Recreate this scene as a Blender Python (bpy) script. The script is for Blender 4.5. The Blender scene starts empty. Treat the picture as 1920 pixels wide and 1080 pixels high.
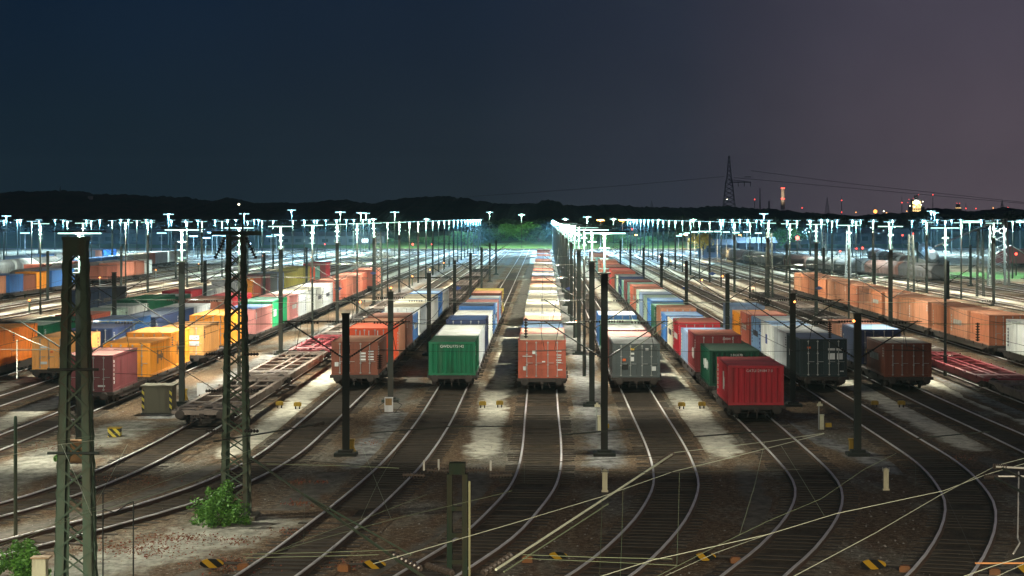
import bpy, math, random
from mathutils import Vector
R = math.radians
rnd = random.Random(11)
SC = bpy.context.scene
COL = SC.collection
F = 4000.0      # focal length in photo pixels
HC = 9.1        # camera height
HY = 407.0      # horizon row of the photo
VX = 1020.0     # vanishing column of the tracks

def P(px, py, z=0.0):
    d = F * (HC - z) / (py - HY)
    return Vector(((px - VX) * d / F, d, z))
def PD(px, py, d):
    return Vector(((px - VX) * d / F, d, HC - (py - HY) * d / F))

# ------------------------------------------------------------------ materials
MATS = {}
def nodes(m):
    m.use_nodes = True
    nt = m.node_tree
    return nt, nt.nodes, nt.links, nt.nodes['Principled BSDF']

def mat(name, rgb, rough=0.6, metal=0.0, dirt=0.25, scale=3.0, bump=0.0, streak=True, spec=0.4, dirtcol=(0.05, 0.035, 0.025)):
    if name in MATS: return MATS[name]
    m = bpy.data.materials.new(name); MATS[name] = m
    nt, N, L, b = nodes(m)
    tc = N.new('ShaderNodeTexCoord')
    oi = N.new('ShaderNodeObjectInfo')
    mp = N.new('ShaderNodeMapping'); mp.inputs['Scale'].default_value = (1, 1, 0.16 if streak else 1)
    L.new(tc.outputs['Object'], mp.inputs['Vector'])
    ad = N.new('ShaderNodeVectorMath'); ad.operation = 'ADD'
    cb = N.new('ShaderNodeVectorMath'); cb.operation = 'SCALE'; cb.inputs['Scale'].default_value = 37.0
    L.new(oi.outputs['Random'], cb.inputs[0]); L.new(mp.outputs[0], ad.inputs[0]); L.new(cb.outputs[0], ad.inputs[1])
    n1 = N.new('ShaderNodeTexNoise'); n1.inputs['Scale'].default_value = scale; n1.inputs['Detail'].default_value = 6; n1.inputs['Roughness'].default_value = 0.65
    L.new(ad.outputs[0], n1.inputs['Vector'])
    cr = N.new('ShaderNodeValToRGB'); cr.color_ramp.elements[0].position = 0.45; cr.color_ramp.elements[1].position = 0.75
    cr.color_ramp.elements[0].color = (0, 0, 0, 1); cr.color_ramp.elements[1].color = (dirt * 2.2,) * 3 + (1,)
    L.new(n1.outputs['Fac'], cr.inputs[0])
    mx = N.new('ShaderNodeMix'); mx.data_type = 'RGBA'
    mx.inputs[6].default_value = (*rgb, 1); mx.inputs[7].default_value = (*dirtcol, 1)
    L.new(cr.outputs[0], mx.inputs[0])
    hsv = N.new('ShaderNodeHueSaturation')
    mr = N.new('ShaderNodeMapRange'); mr.inputs[3].default_value = 0.8; mr.inputs[4].default_value = 1.15
    L.new(oi.outputs['Random'], mr.inputs[0]); L.new(mr.outputs[0], hsv.inputs['Value'])
    L.new(mx.outputs[2], hsv.inputs['Color']); L.new(hsv.outputs[0], b.inputs['Base Color'])
    b.inputs['Roughness'].default_value = rough; b.inputs['Metallic'].default_value = metal
    b.inputs['Specular IOR Level'].default_value = spec
    if bump:
        bp = N.new('ShaderNodeBump'); bp.inputs['Strength'].default_value = bump; bp.inputs['Distance'].default_value = 0.03
        L.new(n1.outputs['Fac'], bp.inputs['Height']); L.new(bp.outputs[0], b.inputs['Normal'])
    return m

def emit(name, rgb, s):
    if name in MATS: return MATS[name]
    m = bpy.data.materials.new(name); MATS[name] = m
    nt, N, L, b = nodes(m)
    b.inputs['Base Color'].default_value = (*rgb, 1)
    b.inputs['Emission Color'].default_value = (*rgb, 1)
    b.inputs['Emission Strength'].default_value = s
    return m

def ground_mat(name='yard_ballast', over=None):
    m = bpy.data.materials.new(name); nt, N, L, b = nodes(m)
    geo = N.new('ShaderNodeNewGeometry')
    def noise(scale, detail=5, sc=(1, 1, 1), rough=0.6):
        mp = N.new('ShaderNodeMapping'); mp.inputs['Scale'].default_value = sc
        L.new(geo.outputs['Position'], mp.inputs[0])
        n = N.new('ShaderNodeTexNoise'); n.inputs['Scale'].default_value = scale; n.inputs['Detail'].default_value = detail; n.inputs['Roughness'].default_value = rough
        L.new(mp.outputs[0], n.inputs['Vector']); return n.outputs['Fac']
    def ramp(fac, pts):
        r = N.new('ShaderNodeValToRGB'); e = r.color_ramp.elements
        while len(e) < len(pts): e.new(0.5)
        for k, (p, c) in enumerate(pts): e[k].position = p; e[k].color = (*c, 1)
        L.new(fac, r.inputs[0]); return r.outputs[0]
    def mix(fac, a, c, mode='MIX'):
        x = N.new('ShaderNodeMix'); x.data_type = 'RGBA'; x.blend_type = mode
        if isinstance(fac, float): x.inputs[0].default_value = fac
        else: L.new(fac, x.inputs[0])
        L.new(a, x.inputs[6]); L.new(c, x.inputs[7]); return x.outputs[2]
    fine = noise(4.5, 4, rough=0.8)
    base = ramp(fine, [(0.30, (0.026, 0.018, 0.011)), (0.5, (0.115, 0.073, 0.040)), (0.72, (0.27, 0.21, 0.14))])
    grey = ramp(fine, [(0.30, (0.045, 0.040, 0.030)), (0.5, (0.15, 0.137, 0.108)), (0.7, (0.38, 0.36, 0.29))])
    big = ramp(noise(0.30, 4, (1, 0.28, 1)), [(0.50, (0, 0, 0)), (0.62, (1, 1, 1))])
    c = mix(big, base, grey)
    rust = ramp(noise(0.8, 5, (1, 0.35, 1)), [(0.55, (0, 0, 0)), (0.72, (0.8, 0.8, 0.8))])
    rc = ramp(fine, [(0.3, (0.036, 0.017, 0.008)), (0.7, (0.17, 0.078, 0.036))])
    c = mix(rust, c, rc)
    st = ramp(noise(11, 2, rough=0.9), [(0.60, (0, 0, 0)), (0.70, (0.5, 0.48, 0.42))])
    c = mix(0.55, c, st, 'ADD')
    if over:
        at = N.new('ShaderNodeAttribute'); at.attribute_name = 'edge'
        su = N.new('ShaderNodeMath'); su.operation = 'MULTIPLY_ADD'; su.inputs[1].default_value = 1.5; L.new(noise(1.1, 6, (1, .55, 1), .72), su.inputs[0]); L.new(at.outputs['Fac'], su.inputs[2])
        fac = ramp(su.outputs[0], [(0.0, (0, 0, 0)), (1.0, (1, 1, 1))])
        mr = N.new('ShaderNodeMapRange'); mr.inputs[1].default_value = 1.02; mr.inputs[2].default_value = 1.50; mr.interpolation_type = 'SMOOTHSTEP'; L.new(su.outputs[0], mr.inputs[0])
        x = N.new('ShaderNodeMix'); x.data_type = 'RGBA'; L.new(mr.outputs[0], x.inputs[0]); L.new(c, x.inputs[6])
        L.new(ramp(noise(2.2, 6, (1, .6, 1), .7), [(0.34, over[0]), (0.60, over[1])]), x.inputs[7]); c = x.outputs[2]
    L.new(c, b.inputs['Base Color']); b.inputs['Roughness'].default_value = 0.95; b.inputs['Specular IOR Level'].default_value = 0.15
    bp = N.new('ShaderNodeBump'); bp.inputs['Strength'].default_value = 0.9; bp.inputs['Distance'].default_value = 0.06
    L.new(noise(6.5, 4, rough=0.8), bp.inputs['Height']); L.new(bp.outputs[0], b.inputs['Normal'])
    return m

def path_mat(name, lo, hi): return ground_mat(name, (lo, hi))

def leaf_mat(name, a, c):
    m = bpy.data.materials.new(name); MATS[name] = m; nt, N, L, b = nodes(m)
    geo = N.new('ShaderNodeNewGeometry')
    r = N.new('ShaderNodeValToRGB'); r.color_ramp.elements[0].color = (*a, 1); r.color_ramp.elements[1].color = (*c, 1)
    L.new(geo.outputs['Random Per Island'], r.inputs[0]); L.new(r.outputs[0], b.inputs['Base Color'])
    b.inputs['Roughness'].default_value = 0.6; b.inputs['Subsurface Weight'].default_value = 0.0
    return m

def stripe_mat(name, ca, cb, scale, axis=(1, 0, 1)):
    m = bpy.data.materials.new(name); MATS[name] = m; nt, N, L, b = nodes(m)
    tc = N.new('ShaderNodeTexCoord'); d = N.new('ShaderNodeVectorMath'); d.operation = 'DOT_PRODUCT'; d.inputs[1].default_value = axis
    L.new(tc.outputs['Object'], d.inputs[0])
    mu = N.new('ShaderNodeMath'); mu.operation = 'MULTIPLY'; mu.inputs[1].default_value = scale; L.new(d.outputs['Value'], mu.inputs[0])
    fr = N.new('ShaderNodeMath'); fr.operation = 'FRACT'; L.new(mu.outputs[0], fr.inputs[0])
    gt = N.new('ShaderNodeMath'); gt.operation = 'GREATER_THAN'; gt.inputs[1].default_value = 0.5; L.new(fr.outputs[0], gt.inputs[0])
    mx = N.new('ShaderNodeMix'); mx.data_type = 'RGBA'; mx.inputs[6].default_value = (*ca, 1); mx.inputs[7].default_value = (*cb, 1)
    L.new(gt.outputs[0], mx.inputs[0]); L.new(mx.outputs[2], b.inputs['Base Color']); b.inputs['Roughness'].default_value = 0.6
    return m

# ------------------------------------------------------------------ mesh builder
class MB:
    def __init__(s): s.v = []; s.f = []
    def box(s, x0, x1, y0, y1, z0, z1):
        i = len(s.v)
        s.v += [(x0,y0,z0),(x1,y0,z0),(x1,y1,z0),(x0,y1,z0),(x0,y0,z1),(x1,y0,z1),(x1,y1,z1),(x0,y1,z1)]
        s.f += [tuple(i+k for k in q) for q in ((0,3,2,1),(4,5,6,7),(0,1,5,4),(1,2,6,5),(2,3,7,6),(3,0,4,7))]
        return s
    def quad(s, a, b, c, d):
        i = len(s.v); s.v += [tuple(a), tuple(b), tuple(c), tuple(d)]; s.f.append((i, i+1, i+2, i+3)); return s
    def tube(s, pts, r, n=6, r1=None, caps=True):
        pts = [Vector(p) for p in pts]; m = len(pts); i = len(s.v)
        for k, p in enumerate(pts):
            t = (pts[min(k+1, m-1)] - pts[max(k-1, 0)]).normalized()
            up = Vector((0,0,1)) if abs(t.z) < 0.9 else Vector((1,0,0))
            u = t.cross(up).normalized(); w = u.cross(t)
            rr = r[k] if isinstance(r, (list, tuple)) else (r if r1 is None else r + (r1-r)*k/max(1, m-1))
            for j in range(n):
                a = 2*math.pi*(j+0.5)/n
                s.v.append(tuple(p + u*math.cos(a)*rr + w*math.sin(a)*rr))
        for k in range(m-1):
            for j in range(n):
                a = i+k*n+j; b = i+k*n+(j+1) % n
                s.f.append((a, b, b+n, a+n))
        if caps and n > 2:
            s.f.append(tuple(i+j for j in range(n))[::-1]); s.f.append(tuple(i+(m-1)*n+j for j in range(n)))
        return s
    def sweep(s, pts, prof):
        """extrude a closed XZ profile along a path lying in plan"""
        i = len(s.v); m = len(pts); n = len(prof)
        for k, p in enumerate(pts):
            a = Vector(pts[max(k-1, 0)]); b = Vector(pts[min(k+1, m-1)]); t = (b-a); t.z = 0; t.normalize()
            nx = Vector((t.y, -t.x, 0))
            for (u, w) in prof: s.v.append(tuple(Vector(p) + nx*u + Vector((0,0,w))))
        for k in range(m-1):
            for j in range(n):
                a = i+k*n+j; b = i+k*n+(j+1) % n
                s.f.append((a, b, b+n, a+n))
        s.f.append(tuple(range(i, i+n))); s.f.append(tuple(range(i+(m-1)*n, i+m*n))[::-1])
        return s
    def ribbon(s, left, right):
        i = len(s.v)
        for a, b in zip(left, right): s.v += [tuple(a), tuple(b)]
        for k in range(len(left)-1): s.f.append((i+2*k, i+2*k+1, i+2*k+3, i+2*k+2))
        return s
    def discs(s, p, q, n=7, r=0.075, core=0.025):
        """string of insulator sheds from p to q"""
        p = Vector(p); q = Vector(q); pts = []; rs = []
        for k in range(n):
            for (u, rr) in ((0.0, core), (0.3, core), (0.35, r), (0.7, r*0.75), (0.75, core)):
                pts.append(p.lerp(q, (k+u)/n)); rs.append(rr)
        pts.append(q); rs.append(core)
        return s.tube(pts, rs, 8)
    def mesh(s, name):
        me = bpy.data.meshes.new(name); me.from_pydata(s.v, [], s.f); me.update(); return me

def obj(name, me, material=None, parent=None, loc=(0,0,0), rot=(0,0,0)):
    if isinstance(me, MB): me = me.mesh(name)
    o = bpy.data.objects.new(name, me); COL.objects.link(o)
    if material is not None:
        if not me.materials: me.materials.append(None)
        o.material_slots[0].link = 'OBJECT'; o.material_slots[0].material = material
    if parent is not None: o.parent = parent
    o.location = loc; o.rotation_euler = rot
    return o
def tag(o, label=None, cat=None, group=None, kind=None):
    if label: o['label'] = label
    if cat: o['category'] = cat
    if group: o['group'] = group
    if kind: o['kind'] = kind
    return o
def thing(name, label, cat, loc=(0,0,0), group=None, rotz=0.0):
    o = bpy.data.objects.new(name, None); COL.objects.link(o); o.location = loc; o.rotation_euler = (0,0,rotz)
    o.empty_display_size = 0.2
    return tag(o, label, cat, group)
def copy_tree(o, parent=None):
    c = o.copy(); COL.objects.link(c); c.parent = parent
    for ch in list(o.children): copy_tree(ch, c)
    return c
ORD = ("first second third fourth fifth sixth seventh eighth ninth tenth eleventh twelfth thirteenth fourteenth fifteenth sixteenth seventeenth "
       "eighteenth nineteenth twentieth twenty-first twenty-second twenty-third twenty-fourth twenty-fifth twenty-sixth twenty-seventh twenty-eighth "
       "twenty-ninth thirtieth thirty-first thirty-second thirty-third thirty-fourth thirty-fifth thirty-sixth thirty-seventh thirty-eighth thirty-ninth "
       "fortieth forty-first forty-second forty-third forty-fourth forty-fifth forty-sixth forty-seventh forty-eighth forty-ninth fiftieth").split()
def text_mesh(s, size):
    cu = bpy.data.curves.new('lettering', 'FONT'); cu.body = s; cu.size = size; cu.extrude = 0.002; cu.align_x = 'CENTER'; cu.align_y = 'CENTER'
    o = bpy.data.objects.new('lettering', cu); COL.objects.link(o)
    bpy.context.view_layer.update()
    me = bpy.data.meshes.new_from_object(o.evaluated_get(bpy.context.evaluated_depsgraph_get()))
    bpy.data.objects.remove(o); return me

STEEL = mat('weathered_steel', (0.045, 0.04, 0.034), 0.65, 0.0, 0.3, 2.5)
GREENSTEEL = mat('green_mast_paint', (0.055, 0.095, 0.058), 0.6, 0, 0.35, 2.5, dirtcol=(0.09, 0.045, 0.025))
DARKMAST = mat('dark_mast_paint', (0.030, 0.042, 0.034), 0.65, 0, 0.3, 2.0, dirtcol=(0.05, 0.03, 0.02))
GALV = mat('galvanised', (0.42, 0.44, 0.42), 0.45, 0.3, 0.2, 3)
WIREM = mat('copper_wire', (0.18, 0.23, 0.14), 0.45, 0.1, 0.1, 3)
DARKWIRE = mat('dark_wire', (0.02, 0.024, 0.02), 0.6, 0, 0.1, 3)
PALEWIRE = mat('pale_wire', (0.50, 0.56, 0.44), 0.4, 0.0, 0.05, 3)
CONC = mat('concrete', (0.155, 0.145, 0.10), 0.9, 0, 0.4, 2, 0.3)
PORC = mat('brown_porcelain', (0.045, 0.038, 0.034), 0.2, 0, 0.1, 3)
RAILM = mat('rail_steel', (0.80, 0.79, 0.78), 0.40, 0.25, 0.15, 1.2, streak=False, dirtcol=(0.14, 0.08, 0.05))
SLEEP = mat('sleeper_wood', (0.040, 0.031, 0.022), 0.9, 0, 0.3, 5, 0.3)
WEB = mat('rail_rust', (0.085, 0.045, 0.024), 0.85, 0, 0.3, 3)
YEL = mat('yellow_paint', (0.40, 0.26, 0.02), 0.5, 0, 0.3, 5)
CREAMP = mat('cream_paint', (0.72, 0.70, 0.48), 0.5, 0, 0.3, 6, dirtcol=(0.2, 0.12, 0.06))
WHITEP = mat('white_paint', (0.8, 0.8, 0.78), 0.5, 0, 0.15, 4)
STRIPE = stripe_mat('hazard_stripe', (0.50, 0.30, 0.015), (0.010, 0.010, 0.008), 2.3)
STRIPE2 = stripe_mat('booth_stripe', (0.6, 0.5, 0.06), (0.02, 0.02, 0.02), 3.2)
LAMPGLOW = emit('lamp_glow', (0.60, 1.0, 0.88), 2.6)
LAMPGLOWF = emit('lamp_glow_cold', (0.46, 0.90, 1.0), 2.6)
ORANGEGLOW = emit('orange_lamp', (1.0, 0.30, 0.07), 6.0)
SODIUM = emit('sodium_lamp', (1.0, 0.45, 0.12), 50.0)
REDGLOW = emit('red_signal', (1.0, 0.05, 0.03), 9.0)

# ------------------------------------------------------------------ ground, paths, hills
GM = ground_mat()
g = MB(); g.quad((-1250, -60, 0), (1250, -60, 0), (1250, 2500, 0), (-1250, 2500, 0))
tag(obj('ground', g, GM), kind='structure')

def catmull(pts, step=1.5):
    out = []
    n = len(pts)
    for k in range(n-1):
        p0 = pts[max(k-1, 0)]; p1 = pts[k]; p2 = pts[k+1]; p3 = pts[min(k+2, n-1)]
        L_ = math.dist(p1, p2); m = max(1, min(60, int(L_/step)))
        t1 = [(p2[i]-p0[i]) / max(1e-6, abs(p2[0]-p0[0])) * abs(p2[0]-p1[0]) for i in (0, 1)]
        t2 = [(p3[i]-p1[i]) / max(1e-6, abs(p3[0]-p1[0])) * abs(p2[0]-p1[0]) for i in (0, 1)]
        for j in range(m):
            t = j/m; a = 2*t**3-3*t**2+1; b = t**3-2*t**2+t; c = -2*t**3+3*t**2; d = t**3-t**2
            out.append(tuple(a*p1[i]+b*t1[i]+c*p2[i]+d*t2[i] for i in (0, 1)))
    out.append(tuple(pts[-1])); return out      # list of (d, X)

PATH = path_mat('sand_path', (0.36, 0.34, 0.26), (0.70, 0.67, 0.55))
PATHB = path_mat('grey_and_dimmed_path', (0.075, 0.068, 0.055), (0.17, 0.155, 0.13))  # grey paths; also near ends of the sand strips, lamp falloff dimmed into colour
PATHW = path_mat('pale_gravel', (0.06, 0.055, 0.048), (0.28, 0.28, 0.265))
_pz = [0.003]
def path(pts, w, m=PATH, ragged=0.22, z=0.004):
    _pz[0] += 0.0005; z = _pz[0]
    c = catmull(pts, 0.8)
    m_ = MB(); ed = []; a = 0.0; us = (-1, -.55, 0, .55, 1)
    for k, (d, x) in enumerate(c):
        a = .85*a + rnd.uniform(-ragged, ragged)*.35
        e = min(1.0, (k+.2)/5, (len(c)-1-k+.2)/5)
        for u in us: m_.v.append((x + a + u*w*.85, d, z)); ed.append(max(0.0, 1-abs(u)**1.2)*min(1, .25+e) * (1 if e > .05 else 0))
    for k in range(len(c)-1):
        for q in range(4): m_.f.append((5*k+q, 5*k+q+1, 5*k+q+6, 5*k+q+5))
    me = m_.mesh('path'); at = me.attributes.new('edge', 'FLOAT', 'POINT'); at.data.foreach_set('value', ed)
    tag(obj('path', me, m), kind='structure')
for x0, w in ((-2.4, 1.3), (7.05, 1.5), (16.75, 1.4), (-12.1, 1.3), (-23.9, 1.6), (-29.0, 1.2), (21.4, 1.0), (26.5, 1.6), (-34, 1.4), (-45, 1.6), (-51, 1.5), (-56.4, 1.5), (33.0, 1.4), (38.5, 1.5), (44.0, 1.4), (50, 1.5)):
    s = 79.5 if abs(x0) < 13 else 82
    path([(s, x0), (140, x0), (260, x0), (420, x0), (585, x0)], w)
path([(30, -7), (45, -5.4), (54, -3.9), (62, -2.7), (70, -2.4), (79, -2.4)], 1.0, PATHB)
path([(30, 1.5), (45, 3.5), (54, 4.9), (62, 6.1), (70, 6.9), (79, 7.05)], 0.9, PATHB)
path([(45, 9.4), (54, 12.0), (62, 14.3), (70, 16), (82, 16.75)], 0.9, PATHB)
path([(50, -21), (56, -18), (62, -15.2), (68, -13.3), (74, -12.2), (79.5, -11.9)], 1.1, PATHB)
path([(45, -12), (54, -9.4), (63, -8.2), (70, -7.7), (79, -7.45)], 1.1, PATHB)
path([(81, -7.3), (110, -7.3), (260, -7.3), (580, -7.3)], 1.0, PATHB)
path([(76, 2.4), (92, 2.3), (130, 2.3), (300, 2.3), (580, 2.3)], 1.5, PATHW, 0.4)
path([(74.5, 12.6), (82, 11.9), (90, 10.7), (96, 10.6)], 1.3, PATHW, 0.45)
path([(100, 11.9), (200, 11.9), (580, 11.9)], 1.2, PATHB)
path([(76, -7.2), (84, -6.9), (92, -6.6), (101, -7.0)], 1.3, PATHW, 0.5)
path([(96, -18.2), (84, -18.4), (78, -19.2), (70, -22.0), (66, -24)], 2.6, PATHW, 0.8)
path([(69, -19.2), (74, -18.2), (80, -17.4), (120, -17.4), (300, -17.4), (580, -17.4)], 1.7, PATHW, 0.5, 0.008)

path([(96, 22.2), (140, 22.9), (300, 22.9), (580, 22.9)], 1.2, PATHW, 0.3)
# road that crosses the far end of the yard
ROADM = mat('pale_road', (0.40, 0.42, 0.44), 0.8, 0, 0.2, 0.3, streak=False)
tag(obj('road', MB().quad((-400, 604, 0.012), (400, 604, 0.012), (400, 614, 0.012), (-400, 614, 0.012)), ROADM), kind='structure')
# grass bank and wooded hills
GRASS = mat('bank_grass', (0.045, 0.11, 0.02), 0.95, 0, 0.5, 0.12, 0.2, streak=False, dirtcol=(0.03, 0.06, 0.015))
b = MB(); L0 = []; rows = [(622, 0.0), (640, 0.9), (665, 2.3), (700, 3.6), (760, 4.0)]
xs = [-400 + 10*k for k in range(81)]
for (d, z) in rows:
    for x in xs: b.v.append((x, d + rnd.uniform(-2, 2), max(0.006, z + rnd.uniform(-0.3, 0.3)*min(1, z)) if d > 622 else 0.006))
n = len(xs)
for k in range(len(rows)-1):
    for j in range(n-1): b.f.append((k*n+j, k*n+j+1, (k+1)*n+j+1, (k+1)*n+j))
tag(obj('grass_bank', b, GRASS), kind='structure')
prof = [(-300,366),(-60,360),(0,361),(60,359),(100,357),(150,360),(180,363),(300,368),(350,371),(400,377),(430,371),(470,379),(560,381),(600,377),(640,375),(690,381),(760,372),(800,368),(830,368),(880,373),(900,376),(940,383),(1000,381),(1020,375),(1045,377),(1055,385),(1150,384),(1250,390),(1350,387),(1400,389),(1450,393),(1540,400),(1600,404),(1660,401),(1700,399),(1740,392),(1770,392),(1800,396),(1860,394),(1880,388),(1920,398),(2300,396)]
def py_at(px):
    for (a, ya), (c, yc) in zip(prof, prof[1:]):
        if a <= px <= c: return ya + (yc-ya)*(px-a)/(c-a)
    return 390
FOREST = mat('forest_hill', (0.014, 0.026, 0.016), 1.0, 0, 0.5, 0.05, 0, streak=False, spec=0.0)
b = MB(); DR = 1300.0
pxs = [-300 + 4*k for k in range(651)]
for (dd, hf, jit) in ((900, 0.0, 0), (1080, 0.5, 0.8), (1220, 0.82, 1.0), (DR, 1.0, 1.0), (1420, 0.4, 0), (1700, 0.0, 0)):
    for px in pxs:
        zr = HC + (HY - py_at(px))*DR/F
        x = (px-VX)*DR/F
        bump = (abs(math.sin(px*.083+1.3))*.9 + abs(math.sin(px*.031+dd*.01))*1.3 + abs(math.sin(px*.19+dd*.3))*.5)*.55*min(1, zr/12)
        b.v.append((x*(0.9+0.1*dd/DR), dd, max(-0.2, zr*hf + (bump + rnd.uniform(-0.6, 0.4) - .8)*jit)))
n = len(pxs)
for k in range(5):
    for j in range(n-1): b.f.append((k*n+j, k*n+j+1, (k+1)*n+j+1, (k+1)*n+j))
tag(obj('hills', b, FOREST), kind='structure')

# ------------------------------------------------------------------ tracks
TR = {
 'C':  [(30,-9.6),(40,-6.2),(47,-4.3),(54.2,-2.74),(59.6,-1.64),(65.1,-.93),(71.7,-.33),(80.4,-.1),(97.6,-.1)],
 'G':  [(30,-10.5),(40,-8.6),(54.9,-6.75),(62.4,-6.1),(70.1,-5.55),(78.6,-5.12),(90,-4.86),(100,-4.8)],
 'L0': [(30,-28),(45,-19.3),(57.5,-14.8),(60.9,-13.6),(66.4,-11.9),(72.4,-10.7),(80,-10.05),(88,-9.92),(100,-9.9)],
 'FL': [(30,-33),(50,-22.3),(60,-18.3),(67,-16.2),(73.8,-15.2),(83.1,-14.75),(93.3,-14.6),(105,-14.6)],
 'GY': [(30,-7.0),(40,-3.2),(47,-.6),(54.1,1.6),(61.4,3.13),(67.9,4.07),(73.1,4.52),(82.2,4.74),(97.6,4.75)],
 'RD': [(30,-4.0),(40,.5),(47,3.3),(54.7,5.65),(57.9,6.6),(63.5,7.95),(68.3,8.8),(72.4,9.2),(78.3,9.35),(94,9.35),(105,9.3)],
 'DK': [(30,0),(40,4.6),(47,7.6),(54.2,10.16),(58.7,11.5),(62.9,12.55),(67.3,13.4),(73.1,14.05),(78.1,14.35),(82.9,14.42),(97.6,14.42)],
 'BN': [(30,3.5),(40,8.6),(50,12.8),(60,16.2),(68,18.0),(76,18.85),(84,19.0),(97,18.85),(110,18.8)],
 'L1': [(30,-30),(50,-24),(65,-22.2),(80,-21.7),(100,-21.55)],
 'L2': [(60,-28.5),(80,-26.9),(105,-26.5)],
}
STR = {'L3': -31.3, 'T1': -36.6, 'L4': -39.6, 'T2': -43.2, 'T3': -48.6, 'T4': -53.8, 'L5': -59.3, 'T5': -64.5, 'L6': -70.0, 'L7': -75.5,
       'RF': 23.8, 'OC': 29.8, 'T8': 35.6, 'T9': 41.0, 'TA': 46.8, 'TB': 52.0, 'TC': 57.4, 'TD': 62.8}
RAILP = [(-.07,0.03),(-.07,.05),(-.015,.065),(-.015,.12),(-.036,.13),(-.036,.165),(.036,.165),(.036,.13),(.015,.12),(.015,.065),(.07,.05),(.07,0.03)]
TNAME = {'C': 'central container train', 'G': 'train headed by the green container', 'L0': 'train headed by the brown door-end container', 'FL': 'empty flat wagons',
         'GY': 'train headed by the grey door-end container', 'RD': 'train headed by the bright red container', 'DK': 'train headed by the dark grey container',
         'BN': 'train headed by the short brown container', 'L1': 'train headed by the maroon-ended container', 'L2': 'train headed by the pale orange container'}
BED = path_mat('track_bed', (0.024, 0.018, 0.012), (0.072, 0.053, 0.035))
PATHG = path_mat('light_gravel', (0.13, 0.125, 0.10), (0.42, 0.41, 0.34))
tracks_geo = {}
def late_paths():
    path([(50, -14), (55, -11.8), (60, -9.6), (66, -8.6)], 3.4, PATHG, .3)
    path([(66, -22), (72, -19.5), (78, -18.6), (86, -18.2), (96, -18)], 2.6, PATHG, .3)
def build_track(key, pts, label, group=None, sl_end=330):
    c = catmull(pts, 1.6); tracks_geo[key] = c
    t = thing('railway_track', label, 'railway track', (0, 0, 0), group)
    path3 = [Vector((x, d, 0)) for d, x in c]
    for s in (-1, 1):
        side = []
        for k, p in enumerate(path3):
            a = path3[max(k-1, 0)]; q = path3[min(k+1, len(path3)-1)]; tt = (q-a).normalized(); side.append(p + Vector((tt.y, -tt.x, 0))*s*0.7535)
        ro = obj('rail', MB().sweep(side, RAILP), WEB, t); ro.data.materials.append(RAILM)
        npf = len(RAILP)
        for fi, f_ in enumerate(ro.data.polygons):
            if fi < (len(side)-1)*npf and fi % npf in (5, 4, 6): f_.material_index = 1
    m = MB(); acc = 0.0; prev = path3[0]
    for k in range(1, len(path3)):
        seg = path3[k]-prev; Ls = seg.length; tdir = seg.normalized(); nx = Vector((tdir.y, -tdir.x, 0))
        while acc < Ls:
            p = prev + tdir*acc
            if p.y > sl_end: break
            hw = 1.27 + rnd.uniform(-.04, .04); z1 = (0.036 if rnd.random() < .72 else .012) + rnd.uniform(0, .008)
            i = len(m.v)
            for (u, w) in ((-hw, -.13), (hw, -.13), (hw, .13), (-hw, .13)):
                q = p + nx*u + tdir*w; m.v.append((q.x, q.y, -0.02))
            for (u, w) in ((-hw, -.12), (hw, -.12), (hw, .12), (-hw, .12)):
                q = p + nx*u + tdir*w; m.v.append((q.x, q.y, z1))
            m.f += [tuple(i+e for e in q) for q in ((4,5,6,7),(0,1,5,4),(1,2,6,5),(2,3,7,6),(3,0,4,7))]
            acc += 0.62
        acc -= Ls; prev = path3[k]
    if sl_end > 0: path([q for q in pts if q[0] <= 360], 1.75, BED, .05)
    if m.v: tag(obj('sleepers', m, SLEEP, t), kind='stuff')
    return t
for key, pts in TR.items():
    x = pts[-1][1]
    build_track(key, pts + [(150, x), (250, x), (350, x), (470, x), (600, x)], 'railway track with worn shiny rails under the ' + TNAME[key], None, 300)
late_paths()
for key, x in STR.items():
    dst = 60 if abs(x) < 33 else 120
    if key == 'RF': lab = 'straight railway track under the empty red and brown flat wagons'
    elif key == 'OC': lab = 'straight railway track under the long tan orange container train'
    elif key == 'L3': lab = 'straight railway track under the train headed by the deep orange container'
    elif key == 'L5': lab = 'straight railway track under the distant train with the yellow-orange container'
    else: lab = 'one of the straight side tracks towards the %s edge of the yard' % ('left' if x < 0 else 'right')
    grp = None if key in ('RF', 'OC', 'L3', 'L5') else 'side tracks at the %s of the yard' % ('left' if x < 0 else 'right')
    build_track(key, [(dst, x), (150, x), (250, x), (350, x), (470, x), (600, x)], lab, grp, 190 if abs(x) < 33 else 0)
# connecting ladder tracks at the far end
for k, (xa, da, xb, db) in enumerate(((-75, 455, 10, 590), (-40, 450, 30, 585), (-5, 470, 60, 590), (75, 440, 5, 585), (45, 450, -20, 590), (20, 480, -60, 585), (-100, 470, -20, 560), (110, 470, 40, 560))):
    build_track('Z%d' % k, [(da, xa), ((da*2+db)/3, xa+(xb-xa)*.3), ((da+db*2)/3, xa+(xb-xa)*.7), (db, xb)], 'one of the bluish slanting ladder tracks across the far end of the yard', 'far ladder tracks', 0)

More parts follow.
